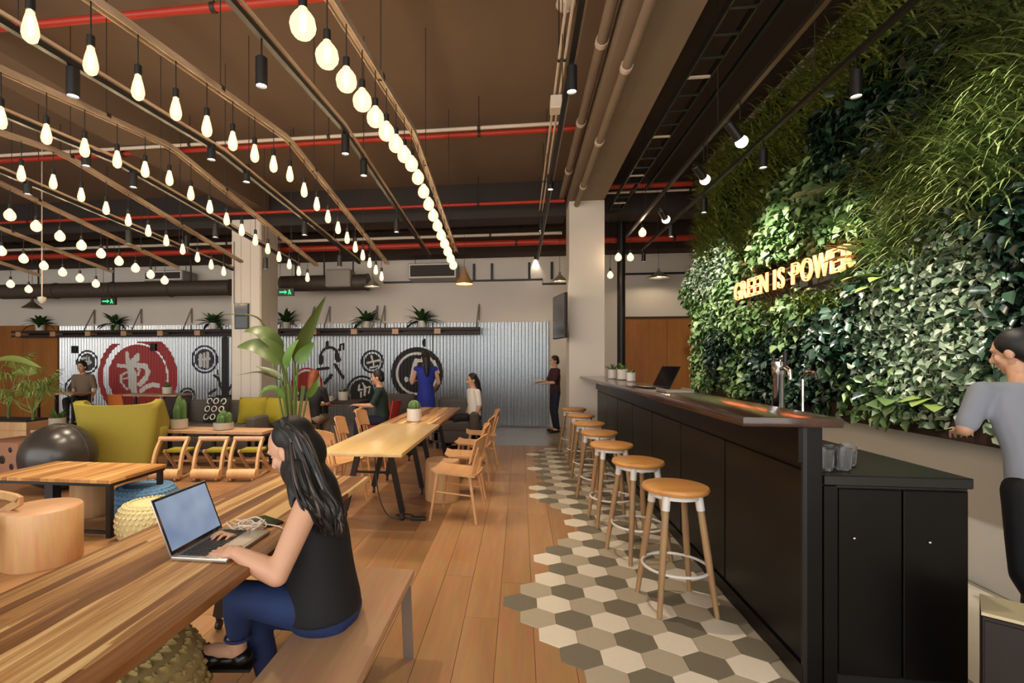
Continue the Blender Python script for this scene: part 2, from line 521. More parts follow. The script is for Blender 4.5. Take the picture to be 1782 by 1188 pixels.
def build_floor():
    fl = struct('floor', MB().box(XL, XR, -2.5, BACK + .2, -.12, -.012), M['floor_gap'], label='warm oak plank floor beside grey and cream hexagon tiles')
    # oak planks along the room, each its own piece
    w, gap = .192, .0012
    lens = [2.2, 1.6, 2.6, 1.9]
    def plank(x0, x1, y0, y1, m, name='plank'):
        o = MB().box(x0 + gap, x1 - gap, y0 + gap, y1 - gap, -.014, 0).build(name, m, fl)
    n = 0
    x = -6.072
    col = 0
    while x < 0.62:
        y = -0.6 - (col * .83) % 1.7
        k = col
        while y < 8.6:
            L_ = lens[k % 4]; k += 1
            y1 = min(y + L_, 8.6)
            if y1 - y > .05 and y1 > .2:
                # the darker rectangle of floor under the middle table
                if x + w > -.88:
                    plank(x, x + w, y, y1, M['floor_wood'])
                elif y < 4.1:
                    plank(x, x + w, y, min(y1, 4.1), M['floor_wood'])
            y = y1
        x += w; col += 1
    # cross-laid brown boards under the tables at the back
    y = 4.16
    k = 0
    while y < 8.5:
        xs = [-6.07, -4.3 + (k % 3) * .5, -2.6 + (k % 2) * .7, -.888]
        for a, b in zip(xs[:-1], xs[1:]):
            plank(a, b, y, y + .2, M['floor_dark'])
        y += .2; k += 1
    plank(-6.07, -.888, 4.1, 4.16, M['floor_wood'], 'border_strip')
    # the rest of the boards, too far to tell apart
    MB().box(XL, -6.072, -.6, 8.6, -.012, -.001).build('far_boards', M['floor_dark'], fl)
    MB().box(XL, -1.3, 8.6, BACK, -.012, -.001).build('back_boards', M['floor_dark'], fl)
    MB().box(-1.3, XR, 8.6, BACK, -.012, 0).build('concrete_patch', M['concrete_floor'], fl)
    MB().box(.62, XR, -1, 8.6, -.012, -.004).build('grout_bed', M['grout'], fl)
    # hexagon tiles
    s = .1975
    rr = s / math.sqrt(3)
    hexes = {}
    def hexmesh(m):
        if m not in hexes:
            mb = MB()
            def ring(q, z): return [(q * math.sin(PI / 3 * i), q * math.cos(PI / 3 * i), z) for i in range(6)]
            v = ring(rr - .0012, 0) + ring(rr - .0012, .0045) + ring(rr - .003, .006)
            f = [tuple(range(12, 18))] + [(a * 6 + i, a * 6 + (i + 1) % 6, a * 6 + 6 + (i + 1) % 6, a * 6 + 6 + i) for a in (0, 1) for i in range(6)]
            mb.add(v, f)
            hexes[m] = mb.mesh('hexagon_tile', M[m])
        return hexes[m]
    pitch = s * math.sqrt(3) / 2
    starts = {0: 0, 1: .5, 2: 1, 3: 1.5, 4: 2, 5: 1.5, 6: 2, 7: 2.5, -1: .5, -2: 1, -3: 1.5, -4: 1, -5: 1.5, -6: 2, -7: 2.5, -8: 3, -9: 2.5, -10: 3, -11: 2.5,
              -12: 2, -13: 1.5, -14: 1, -15: 1.5, -16: 1, -17: 1.5, -18: 2, -19: 1.5, -20: 2, -21: 1.5, -22: 1, -23: 1.5, -24: 2, -25: 1.5, -26: 2, -27: 1.5, -28: 1, -29: 1.5, -30: 2}
    cnt = 0
    for row in range(12, -32, -1):
        Y = 3.01 - row * pitch
        odd = row % 2
        i = starts.get(row, 2 if not odd else 2.5)
        if (i * 2) % 2 != odd:
            i += .5
        while i * s < (1.24 if Y > 2.25 else 2.7):
            if odd:
                col = ['tile_b', 'tile_d', 'tile_w'][int(i - .5) % 3]
            else:
                col = ['tile_d', 'tile_w', 'tile_b'][int(i) % 3]
            link('hexagon_tile', hexmesh(col), fl, (i * s, Y, -.002))
            cnt += 1
            i += 1
    MB().box(2.03, 2.9, 2.2, 8.6, -.012, .001).build('aisle_screed', M['tile_w'], fl)
    return fl

def corr(x):
    return .015 * math.sin(2 * PI * x / .076)

def build_back_wall():
    wl = struct('wall_back', MB().box(XL, XR, BACK, BACK + .2, 0, SLAB), M['plaster'], label='white plastered back wall with corrugated metal lower part')
    # corrugated sheets
    x0, x1 = -11.4, .62
    n = 14
    w = (x1 - x0) / n
    for k in range(n):
        mb = MB()
        a = x0 + k * w
        m = int(w / .0095)
        v = []
        for i in range(m + 1):
            x = a + w * i / m
            y = BACK - .035 - corr(x) - (.004 if k % 2 else 0)
            v += [(x, y, .02), (x, y, 2.32)]
        mb.add(v, [(2 * i, 2 * i + 2, 2 * i + 3, 2 * i + 1) for i in range(m)])
        o = mb.build('corrugated_sheet', M['corrugated'], wl, smooth=60)
    MB().box(x0, x1, BACK - .06, BACK, 2.32, 2.36).build('capping_rail', M['plaster_panel'], wl)
    # timber panels left and right of the metal
    for a, b in ((-14.4, -13.5), (-13.5, -12.4), (-12.4, -11.42)):
        MB().box(a + .004, b - .004, BACK - .06, BACK, 0, 2.34).build('timber_panel', M['ply_warm'], wl)
    for a, b in ((2.2, 3.1), (3.1, 4.0), (4.0, 4.8)):
        MB().box(a + .003, b - .003, BACK - .05, BACK, 0, 2.36).build('timber_panel', M['ply_warm'], wl)
    MB().box(2.2, 4.8, BACK - .07, BACK, 2.36, 2.4).build('capping_rail', M['pipe_dark'], wl)
    # painted signs, laid over the corrugation
    def wallpt(x, y):
        p = at_y(x, y, BACK - .04)
        return (p.x, p.z)
    def paint(name, inside, bb, m, off=.004):
        X0, X1, Z0, Z1 = bb
        cw = .0125
        nx = int((X1 - X0) / cw) + 1; nz = int((Z1 - Z0) / cw) + 1
        mb = MB(); idx = {}
        def vid(i, j):
            if (i, j) not in idx:
                x = X0 + i * cw
                idx[(i, j)] = len(mb.v)
                mb.v.append((x, BACK - .0395 - corr(x) - off, Z0 + j * cw))
            return idx[(i, j)]
        for i in range(nx):
            for j in range(nz):
                if inside(X0 + (i + .5) * cw, Z0 + (j + .5) * cw):
                    mb.f.append((vid(i, j), vid(i + 1, j), vid(i + 1, j + 1), vid(i, j + 1)))
        if mb.f:
            mb.build(name, m, wl, smooth=80)
    def seg(p, q, r):
        (ax, az), (bx, bz) = p, q
        dx, dz = bx - ax, bz - az
        L2 = dx * dx + dz * dz + 1e-9
        def ins(x, z):
            t = max(0, min(1, ((x - ax) * dx + (z - az) * dz) / L2))
            return (x - ax - t * dx) ** 2 + (z - az - t * dz) ** 2 < r * r
        return ins, (min(ax, bx) - r, max(ax, bx) + r, min(az, bz) - r, max(az, bz) + r)
    def disc(c, r0, r1, cond=None):
        def ins(x, z):
            d = (x - c[0]) ** 2 + (z - c[1]) ** 2
            return r0 * r0 <= d < r1 * r1 and z > .35 and (cond is None or cond(x - c[0], z - c[1]))
        return ins, (c[0] - r1, c[0] + r1, c[1] - r1, c[1] + r1)
    def union(items):
        bb = (min(i[1][0] for i in items), max(i[1][1] for i in items), min(i[1][2] for i in items), max(i[1][3] for i in items))
        return (lambda x, z: any(i[0](x, z) for i in items)), bb
    def P(name, items, m, off=.004):
        i, bb = union(items)
        paint(name, i, bb, m, off)
    # strokes given on enlarged views of the photograph, scaled onto the wall plane
    def strokes(org, sc, lst):
        out = []
        for pts, r in lst:
            q = [wallpt(org[0] + x / sc, org[1] + y / sc) for x, y in pts]
            for a, b in zip(q[:-1], q[1:]):
                out.append(seg(a, b, r))
        return out
    o1, s1 = (90, 570), 5.4
    o2, s2 = (520, 580), 6.364
    c = wallpt(239, 655)
    P('red_sign', [disc(c, 0, .78)], M['paint_red'])
    P('red_sign_ring', [disc(c, .92, 1.06, lambda x, z: x < 0 and z < .8), disc(c, .82, 1.06, lambda x, z: x > 0 and z < .85)], M['paint_red'])
    P('red_sign_glyph', strokes(o1, s1, [([(712, 240), (728, 420), (745, 560), (800, 640)], .05), ([(735, 330), (770, 420), (790, 640)], .065), ([(745, 325), (810, 255), (812, 295), (760, 340)], .045),
        ([(625, 355), (700, 362)], .045), ([(795, 352), (880, 360), (905, 410), (890, 470), (830, 530)], .065), ([(815, 385), (830, 400), (815, 440)], .03),
        ([(700, 420), (655, 450), (650, 500), (690, 560), (720, 580)], .028), ([(680, 480), (720, 470)], .02), ([(840, 595), (890, 555), (950, 535), (1005, 545)], .055)]), M['paint_white'], .007)
    for px, py, r, ring, m in ((152, 630, .22, .3, 'paint_teal'), (356, 625, .25, .34, 'paint_navy'), (648, 629, .185, .27, 'paint_black'), (630, 682, .29, .38, 'paint_black'), (326, 690, .14, .22, 'paint_black'), (131, 676, .2, .3, 'paint_black')):
        c = wallpt(px, py)
        P('round_sign', [disc(c, 0, r), disc(c, ring - .045, ring)], M[m])
    c = wallpt(534, 667)
    P('red_badge', [disc(c, 0, .28), disc(c, .33, .37)], M['paint_red'])
    P('red_badge_band', [disc(c, .28, .33)], M['paint_white'])
    c = wallpt(725.5, 650)
    P('large_round_sign', [disc(c, 0, .43), disc(c, .49, .60)], M['paint_black'])
    P('large_round_sign_ring', [disc(c, .435, .485)], M['paint_white'])
    P('large_sign_glyph', strokes(o2, s2, [([(1300, 300), (1270, 400), (1250, 520)], .05), ([(1190, 500), (1192, 515)], .045), ([(1285, 440), (1285, 480)], .035), ([(1500, 310), (1545, 430)], .03), ([(1330, 300), (1420, 300)], .04), ([(1400, 310), (1400, 520)], .04)]), M['paint_white'], .007)
    P('sign_glyph', strokes(o2, s2, [([(760, 325), (900, 295)], .022), ([(805, 250), (830, 330), (830, 375)], .022), ([(790, 380), (875, 360)], .02)]), M['paint_white'], .007)
    P('sign_glyph', strokes(o2, s2, [([(670, 570), (665, 630)], .02), ([(710, 550), (735, 600), (730, 680)], .022), ([(660, 625), (700, 620)], .018), ([(740, 600), (790, 590), (775, 660)], .018), ([(690, 650), (690, 700)], .018)]), M['paint_white'], .007)
    P('sign_glyph', strokes(o1, s1, [([(290, 290), (310, 285)], .03), ([(300, 320), (295, 360)], .026), ([(330, 270), (330, 350)], .026), ([(352, 275), (352, 320)], .026), ([(285, 325), (365, 318)], .022), ([(330, 345), (370, 330)], .022)]), M['paint_white'], .007)
    P('sign_glyph', strokes(o1, s1, [([(1400, 255), (1400, 360)], .04), ([(1432, 245), (1432, 365)], .035), ([(1465, 240), (1460, 370)], .04), ([(1390, 300), (1485, 290)], .03)]), M['paint_white'], .007)
    # headphone figure and note, dark trunk with branches
    arc = [(340 + 95 * math.cos(t), 250 + -95 * math.sin(t)) for t in [PI * i / 8 for i in range(9)]]
    P('painted_headphones', strokes(o2, s2, [(arc, .03), ([(245, 260), (245, 320)], .06), ([(420, 240), (435, 290)], .06), ([(215, 397), (325, 382)], .035), ([(290, 545), (360, 462)], .04), ([(400, 345), (490, 488)], .035), ([(318, 100), (320, 140)], .035), ([(1390, 75), (1390, 130)], .035)]), M['paint_black'])
    P('painted_note', strokes(o2, s2, [([(452, 185), (460, 125), (498, 115), (495, 175)], .022)]), M['paint_black'])
    P('painted_trunk', strokes(o1, s1, [([(1632, 110), (1632, 690)], .085), ([(1635, 640), (1590, 560), (1560, 470)], .03), ([(1560, 470), (1530, 450)], .03), ([(1575, 510), (1560, 400)], .02), ([(1640, 600), (1695, 545)], .035), ([(1480, 620), (1540, 580)], .03), ([(1560, 660), (1700, 660)], .07)]), M['paint_black'])
    # small black wall speakers
    return wl

def build_shell():
    build_floor()
    build_back_wall()
    struct('wall_left', MB().box(XL - .2, XL, -2.5, BACK + .2, 0, SLAB), M['plaster'], label='plain plaster wall on the far left side')
    ww = struct('wall_right', MB().box(2.95, 3.1, -1.2, 8.35, 0, SLAB), M['plaster'], label='white wall behind the bar carrying the planted wall')
    struct('wall_far_right', MB().box(XR, XR + .2, 8.2, BACK + .2, 0, SLAB), M['plaster'])
    struct('wall_return', MB().box(3.1, XR, 8.2, 8.35, 0, SLAB), M['plaster'])
    ce = struct('ceiling', MB().box(XL, 1.37, -2.5, BACK + .2, SLAB, SLAB + .2), M['ceiling'], label='brown painted concrete ceiling')
    MB().box(1.37, XR, -2.5, BACK + .2, SLAB - .02, SLAB + .2).build('dark_ceiling_bay', M['ceiling_dark'], ce)  # this bay gets a darker brown than the main ceiling
    MB().box(.8, 1.37, -2.5, 9.0, 4.1, SLAB).build('long_beam', M['beam'], ce)
    MB().box(XL, .8, 8.95, 9.45, 4.02, SLAB).build('cross_beam', M['pipe_dark'], ce)
    MB().box(1.37, XR, 8.95, 9.45, 4.02, SLAB).build('cross_beam', M['pipe_dark'], ce)
    MB().box(XL, XR, BACK - .5, BACK, 3.75, SLAB).build('cross_beam', M['ceiling_dark'], ce)
    MB().box(-5.3, -4.75, -2.5, 8.95, 4.3, SLAB).build('long_beam', M['ceiling'], ce)
    # columns
    c1 = struct('column_right', MB().box(.81, 1.38, 8.42, 8.97, 0, 4.1), M['plaster_panel'], label='white square column at the far end of the bar')
    MB().box(.80, 1.39, 8.41, 8.98, 0, .1).build('baseboard', M['plaster_panel'], c1)
    p = at_y(404, 700, 8.75); q = at_y(453, 700, 8.75)
    c2 = struct('column_left', MB().box(p.x, q.x, 8.75, 9.4, 0, 4.1), M['plaster_panel'], label='pale panelled column behind the tall banana plant')
    n = 3
    for k in range(n):
        a = p.x + (q.x - p.x) * k / n; b = p.x + (q.x - p.x) * (k + 1) / n
        MB().box(a + .004, b - .004, 8.735, 8.75, .02, 4.08).build('cladding_board', M['plaster_panel'], c2)
    for k in range(2):
        MB().box(q.x, q.x + .015, 8.75 + .325 * k + .004, 8.75 + .325 * (k + 1) - .004, .02, 4.08).build('cladding_board', M['plaster_panel'], c2)
    return ww, c2
wall_right, column_left = build_shell()

# ------------------------------------------------------------------ pipes, ducts and trays overhead
def pipe(name, label, cat, pts, r, m, n=10, clamps=0, group=None):
    t = thing(name, label, cat, pts[0], group=group)
    o = Vector(pts[0])
    q = [Vector(p) - o for p in pts]
    MB().tube(q, r, n).build('pipe_run', m, t, smooth=True)
    for k in range(clamps):
        f = (k + .5) / clamps
        p = q[0].lerp(q[-1], f)
        top = SLAB - (p.z + o.z)
        d = (q[-1] - q[0]).normalized()
        MB().tube([p - d * .02, p + d * .02], r * 1.25, n).tube([p, p + Vector((0, 0, top))], .006, 5).build('hanger', M['pipe_dark'], t, smooth=True)
    return t

def cross(name, label, cat, Y, z, x0, x1, r, m, clamps=4):
    return pipe(name, label, cat, [(x0, Y, z), (x1, Y, z)], r, m, clamps=clamps)

pW = at_y(600, 236, 6.0)
cross('conduit', 'thin off-white conduit crossing below the ceiling above the arched rails', 'pipe', 6.0, pW.z, -9, .45, .022, M['pipe_white'], 5)
cross('sprinkler_pipe', 'red sprinkler pipe nearest the camera crossing the upper left ceiling', 'pipe', 3.9, at_y(300, 20, 3.9).z, -8, .7, .035, M['pipe_red'], 4)
cross('sprinkler_pipe', 'red sprinkler pipe running just behind the thin white conduit', 'pipe', 6.5, at_y(600, 246, 6.5).z, -9.5, .75, .035, M['pipe_red'], 4)
cross('sprinkler_pipe', 'slim red sprinkler pipe in front of the dark cross beam', 'pipe', 8.6, at_y(600, 364, 8.6).z, -11, .75, .03, M['pipe_red'], 4)
cross('sprinkler_pipe', 'thick red pipe close to the back wall above the air units', 'pipe', 9.9, at_y(800, 425, 9.9).z, -13.5, 4.4, .06, M['pipe_red'], 6)
cross('sprinkler_pipe', 'short red pipe crossing the dark bay above the bar', 'pipe', 8.2, at_y(1130, 322, 8.2).z, 1.4, 4.0, .04, M['pipe_red'], 3)
cross('steel_pipe', 'grey steel pipe below the short red pipe above the bar', 'pipe', 8.35, at_y(1130, 333, 8.35).z, 1.4, 4.0, .018, M['pipe_white'], 3)
cross('steel_pipe', 'dark steel pipe crossing behind the left column tops', 'pipe', 9.75, at_y(500, 420, 9.75).z, -13, .8, .03, M['pipe_white'], 5)
cross('steel_pipe', 'dark brown pipe line high along the white back wall', 'pipe', 10.5, at_y(600, 398, 10.5).z, -13.5, 4.5, .09, M['pipe_dark'], 6)
# pipes running along the long concrete beam
for X, z, r, lab in ((.72, 4.28, .05, 'painted brown pipe running beside the long concrete beam'), (.93, 4.04, .045, 'painted brown pipe fixed under the long concrete beam')):
    t = pipe('ceiling_pipe', lab, 'pipe', [(X, 0, z), (X, 8.9, z)], r, M['beam'], clamps=0)
    for k in range(5):
        MB().tube([(0, 1.5 + k * 1.5, 0), (0, 1.56 + k * 1.5, 0)], r + .01, 10).build('clamp', M['pipe_white'], t, smooth=True)
# conduit bundle and junction box
for dx, lab in ((0, 'left thin conduit of the pair running to the white junction box'), (.05, 'right thin conduit of the pair running to the white junction box')):
    pipe('conduit', lab, 'pipe', [(.34 + dx, 0, 4.1), (.34 + dx, 8.9, 4.1)], .012, M['pipe_white'], 6, clamps=3)
jb = at_x(968, 195, .36)
t = thing('junction_box', 'white junction box on the conduit pair near the centre ceiling', 'box', (.36, jb.y, 4.0))
MB().rbox(-.06, .09, -.08, .08, -.05, .08, .008).build('case', M['pipe_white'], t)
MB().box(-.055, .085, -.082, -.08, -.04, .07).build('cover', M['pipe_white'], t)
# smoke detectors
for px, py, z, lab in ((985, 12, 4.6, 'round white smoke detector on the ceiling above the bar aisle'), (793, 337, 4.6, 'small white smoke detector in front of the dark cross beam')):
    p = at_z(px, py, z)
    t = thing('smoke_detector', lab, 'smoke detector', (p.x, p.y, SLAB))
    MB().lathe([(.085, 0), (.09, -.03), (.07, -.06), (.03, -.075)], n=20).build('housing', M['pipe_white'], t, smooth=True)
    MB().lathe([(.03, -.072), (.026, -.09), (.0, -.092)], n=12).build('sensor', M['pot_white'], t, smooth=True)

# ducts along the back
def duct(label, x0, x1, Y, z, r, outlet=None):
    t = thing('air_duct', label, 'duct', (x0, Y, z))
    n = max(1, int((x1 - x0) / 1.4))
    for k in range(n):
        a = (x1 - x0) * k / n; b = (x1 - x0) * (k + 1) / n
        MB().tube([(a, 0, 0), (b, 0, 0)], r, 18).build('duct_section', M['duct'], t, smooth=True)
        MB().tube([(b - .02, 0, 0), (b + .02, 0, 0)], r + .015, 18).build('flange', M['duct'], t, smooth=True)
    for k in range(3):
        x = (x1 - x0) * (k + .5) / 3
        MB().box(x - .015, x + .015, -.01, .01, r, SLAB - z).build('hanger', M['pipe_dark'], t)
    if outlet:
        MB().rbox(outlet - .28, outlet + .28, -.22, .1, -.12, .26, .03).build('outlet_box', M['grey_shade'], t)
a = at_y(4, 508, 10.3); b = at_y(402, 508, 10.3)
duct('long dark duct below the ceiling left of the panelled column', a.x, b.x, 10.3, a.z, .17)
a = at_y(490, 498, 10.3); b = at_y(640, 498, 10.3)
duct('short dark duct right of the panelled column', a.x, b.x, 10.3, a.z + .05, .17, at_y(588, 498, 10.1).x - a.x)

def cassette(label, px0, px1, py0, py1, Y):
    a = at_y(px0, py0, Y); b = at_y(px1, py1, Y)
    t = thing('air_unit', label, 'air conditioner', ((a.x + b.x) / 2, Y, b.z))
    w = (b.x - a.x) / 2; h = a.z - b.z
    MB().rbox(-w, w, 0, .5, 0, h, .02).build('casing', M['grey_shade'], t)
    MB().box(-w + .03, w - .03, -.012, 0, .05, h - .05).build('grille_recess', M['pipe_dark'], t)
    mb = MB()
    for z0, z1 in ((.02, .05), (h - .05, h - .02)):
        mb.box(-w + .02, w - .02, -.02, 0, z0, z1)
    for x0, x1 in ((-w + .02, -w + .05), (w - .05, w - .02)):
        mb.box(x0, x1, -.02, 0, .05, h - .05)
    mb.build('grille_frame', M['pot_white'], t)
    for k in range(4):
        z = .06 + (h - .12) * k / 3.5
        MB().box(-w + .05, w - .05, -.018, -.012, z, z + .015).build('louvre', M['pipe_dark'], t)
    for s_ in (-1, 1):
        MB().tube([(s_ * w * .8, .25, h), (s_ * w * .8, .25, SLAB - b.z)], .008, 5).build('hanger', M['pipe_dark'], t)
cassette('white framed air unit high on the back wall left of the column', 250, 318, 471, 488, 10.5)
cassette('wide framed air unit high on the back wall above the hanging plants', 710, 795, 458, 484, 10.6)
# surface conduit on the white wall
mb = MB()
z0 = at_y(850, 488, BACK - .03).z
xa = at_y(668, 488, BACK).x; xb = at_y(944, 488, BACK).x; xc = at_y(985, 488, BACK).x
t = thing('wall_conduit', 'black surface conduit stepping along the white back wall', 'pipe', (xa, BACK - .03, z0))
MB().tube([(0, 0, 0), (xb - xa, 0, 0), (xb - xa, 0, -.1), (xc - xa, 0, -.1)], .02, sq=(.045, .04)).build('conduit_run', M['black_metal'], t)
for px in (856, 921, 825, 960):
    x = at_y(px, 470, BACK).x - xa
    MB().box(x - .025, x + .025, -.02, .02, 0, .38).build('riser', M['black_metal'], t)
xa = at_y(1086, 475, BACK).x; z0 = at_y(1150, 476, BACK).z
t = thing('wall_conduit', 'black surface conduit on the white wall right of the black post', 'pipe', (xa, BACK - .03, z0))
MB().box(0, 2.1, -.02, .02, -.02, .02).build('conduit_run', M['black_metal'], t)
MB().box(1.35, 1.45, -.05, .02, -.25, -.1).build('outlet_box', M['black_metal'], t)
# black post beside the right column
p = at_d(1081, 640, 9.3)
t = thing('steel_post', 'thick black steel post standing behind the bar beside the white column', 'post', (p.x, p.y, 0))
MB().tube([(0, 0, 0), (0, 0, 4.6)], .075, 14).build('shaft', M['black_metal'], t, smooth=True)
MB().box(-.14, .14, -.14, .14, 0, .02).build('base_plate', M['black_metal'], t)
# cable tray in the dark bay
t = thing('cable_tray', 'black cable tray hung beside the concrete beam above the bar', 'cable tray', (1.6, 3.4, 4.0))
for s_ in (-1, 1):
    MB().box(s_ * .1 - .008, s_ * .1 + .008, 0, 5.3, 0, .07).build('side_rail', M['black_metal'], t)
for k in range(18):
    MB().box(-.1, .1, .1 + .3 * k, .13 + .3 * k, 0, .015).build('rung', M['pipe_white'] if k % 4 == 0 else M['black_metal'], t)
# ================================================================== ARCHED RAILS AND BULBS
KINK = 4.15
def bulb_e(Y):
    return 1.66 - .115 * (KINK - Y) if Y < KINK else 1.66 - .138 * (Y - KINK)

def make_globe():
    r = .055
    mb = MB()
    prof = [(.0165, .03)] + [(r * math.sin(PI * i / 9), -.045 - r * -math.cos(PI * i / 9) * 1.0) for i in range(2, 9)] + [(.0, -.045 - r)]
    prof = [(.017, .02), (.02, .005), (.035, -.012), (.05, -.035), (.055, -.06), (.05, -.085), (.035, -.105), (.015, -.115)]
    mb.lathe(prof, n=12)
    return mb.mesh('bulb', M['bulb'], smooth=True)
def make_edison():
    mb = MB()
    mb.lathe([(.014, .02), (.016, 0), (.024, -.03), (.031, -.065), (.032, -.085), (.026, -.108), (.012, -.12)], n=10)
    return mb.mesh('bulb', M['bulb'], smooth=True)
globe_me, edison_me = make_globe(), make_edison()
fil_me = {globe_me: MB().lathe([(.004, .0), (.012, -.02), (.014, -.05), (.012, -.08), (.003, -.09)], n=6).mesh('filament', M['filament'], smooth=True),
          edison_me: MB().lathe([(.003, .0), (.009, -.02), (.011, -.05), (.011, -.08), (.003, -.095)], n=6).mesh('filament', M['filament'], smooth=True)}
socket_me = MB().lathe([(.008, .07), (.018, .062), (.019, .012), (.016, .01)], n=10).mesh('socket', M['black_metal'], smooth=True)

def make_rail(X, y0, y1, label):
    t = thing('arched_rail', label, 'light rail', (X, y0, EYE + bulb_e(y0) + .3), group='arched steel rails carrying the bulbs')
    pts = []
    for y in (y0, KINK - .25, KINK - .08, KINK + .08, KINK + .25, y1):
        e = bulb_e(y)
        if abs(y - KINK) < .1: e -= .006
        pts.append(Vector((0, y - y0, bulb_e(y) - bulb_e(y0))))
    MB().tube(pts, .02, sq=(.045, .022)).build('channel', M['rail'], t)
    for s_ in (-1, 1):
        MB().tube([p + Vector((s_ * .02, 0, -.016)) for p in pts], .02, sq=(.006, .03)).build('lip', M['rail'], t)
    k = 0
    y = y0 + .5
    while y < y1:
        z = bulb_e(y) - bulb_e(y0)
        MB().tube([(0, y - y0, z), (0, y - y0, SLAB - EYE - bulb_e(y0) - .3)], .004, 5).box(-.025, .025, y - y0 - .02, y - y0 + .02, z - .012, z + .02).build('drop_rod', M['pipe_dark'], t)
        y += 1.55
    return t

def bulb_row(X, Ys, me, row_phrase, group, hook=.3):
    for k, Y in enumerate(Ys):
        e = bulb_e(Y)
        name = 'globe_bulb' if me is globe_me else 'filament_bulb'
        kind = 'round bulb' if me is globe_me else 'pear-shaped bulb'
        t = thing(name, '%s, %s from the near end of %s' % (kind, ORD[k], row_phrase), 'light bulb', (X, Y, EYE + e + .05), group=group)
        b_ = link('bulb', me, t)
        link('filament', fil_me[me], b_)
        link('socket', socket_me, t)
        key = round(hook, 3)
        if key not in cord_me:
            cord_me[key] = MB().tube([(0, 0, .065), (0, 0, hook - .05)], .0035, 5).mesh('cord', M['black_metal'])
        link('cord', cord_me[key], t)
cord_me = {}

rows = [(-.9, 1.98, 19, .262, globe_me, 'the rail nearest the bar', 1.1, 7.0),
        (-2.02, 1.83, 19, .2935, edison_me, 'the second rail from the bar', 1.1, 7.45),
        (-3.15, 2.67, 16, .2945, edison_me, 'the third rail from the bar', 1.4, 7.45),
        (-4.26, 3.78, 11, .2945, edison_me, 'the fourth rail from the bar', 2.2, 7.2),
        (-5.47, 4.73, 9, .2945, globe_me, 'the fifth rail from the bar', 3.0, 7.4),
        (-6.74, 5.72, 6, .292, globe_me, 'the sixth rail from the bar', 3.8, 7.5),
        (-8.2, 7.1, 2, .3, globe_me, 'the rail farthest from the bar', 4.6, 7.6)]
for i, (X, Y0, n, s_, me, phrase, ra, rb) in enumerate(rows):
    make_rail(X, ra, rb, 'bent steel channel holding bulbs, %s' % phrase.replace('the ', '', 1))
    # bulbs hang at even steps along the rail
    bulb_row(X, [Y0 + s_ * k for k in range(n)], me, phrase, 'bulbs on ' + phrase)

# plain rails between the bulb rails (no bulbs, they carry the black tracks)
def track(X, pts, label, h=.035):
    t = thing('light_track', label, 'light track', pts[0])
    o = Vector(pts[0])
    q = [Vector(p) - o for p in pts]
    MB().tube(q, .02, sq=(.035, h)).build('track_body', M['black_metal'], t)
    MB().tube([p + Vector((.03, 0, .03)) for p in q], .02, sq=(.012, .02)).build('conduit', M['rail'], t)
    L_ = (q[-1] - q[0]).length
    for k in range(max(2, int(L_ / 2))):  # drop rods
        f = (k + .5) / max(2, int(L_ / 2))
        p = q[0].lerp(q[-1], f)
        for a, b in zip(q[:-1], q[1:]):
            if a.y <= p.y <= b.y:
                p = a.lerp(b, (p.y - a.y) / (b.y - a.y))
        MB().tube([p, (p.x, p.y, SLAB - o.z)], .004, 5).build('drop_rod', M['pipe_dark'], t)
    return t
def tr_z(Y, top):   # the tracks bow with the arched rails, less strongly
    return EYE + (top - .06 * (KINK - Y) if Y < KINK else top - .06 * (Y - KINK))
def bowed(X, y0, y1, top):
    return [(X, y0, tr_z(y0, top)), (X, KINK, tr_z(KINK, top)), (X, y1, tr_z(y1, top))]
TRK = {'A': (-1.53, 2.02), 'C': (-2.65, 1.86), 'D': (-3.75, 1.86), 'E': (-4.9, 1.8)}
track(-1.53, bowed(-1.53, 1.2, 8.3, 2.02), 'black light track between the globe rail and the second bulb rail')
track(-2.65, bowed(-2.65, 1.2, 8.0, 1.86), 'black light track between the second and third bulb rails')
track(-3.75, bowed(-3.75, 1.6, 8.0, 1.86), 'black light track between the third and fourth bulb rails')
track(-4.9, bowed(-4.9, 2.6, 8.0, 1.8), 'black light track between the fourth and fifth bulb rails')
track(.34, [(.34, .6, EYE + 2.0), (.34, 5, EYE + 2.0), (.34, 9.9, EYE + 2.0)], 'straight black light track above the aisle beside the bar')
track(2.17, [(2.17, .8, EYE + 2.0), (2.17, 5, EYE + 2.0), (2.17, 9.3, EYE + 2.0)], 'shiny light track running along the planted wall')
track(1.7, [(1.7, .8, EYE + 2.02), (1.7, 5, EYE + 2.02), (1.7, 8.3, EYE + 2.0)], 'thin brown light track above the bar counter')
track(2.0, [(2.0, .8, EYE + 2.75), (2.0, 8.3, EYE + 2.75)], 'thin dark rail close under the dark ceiling above the bar')

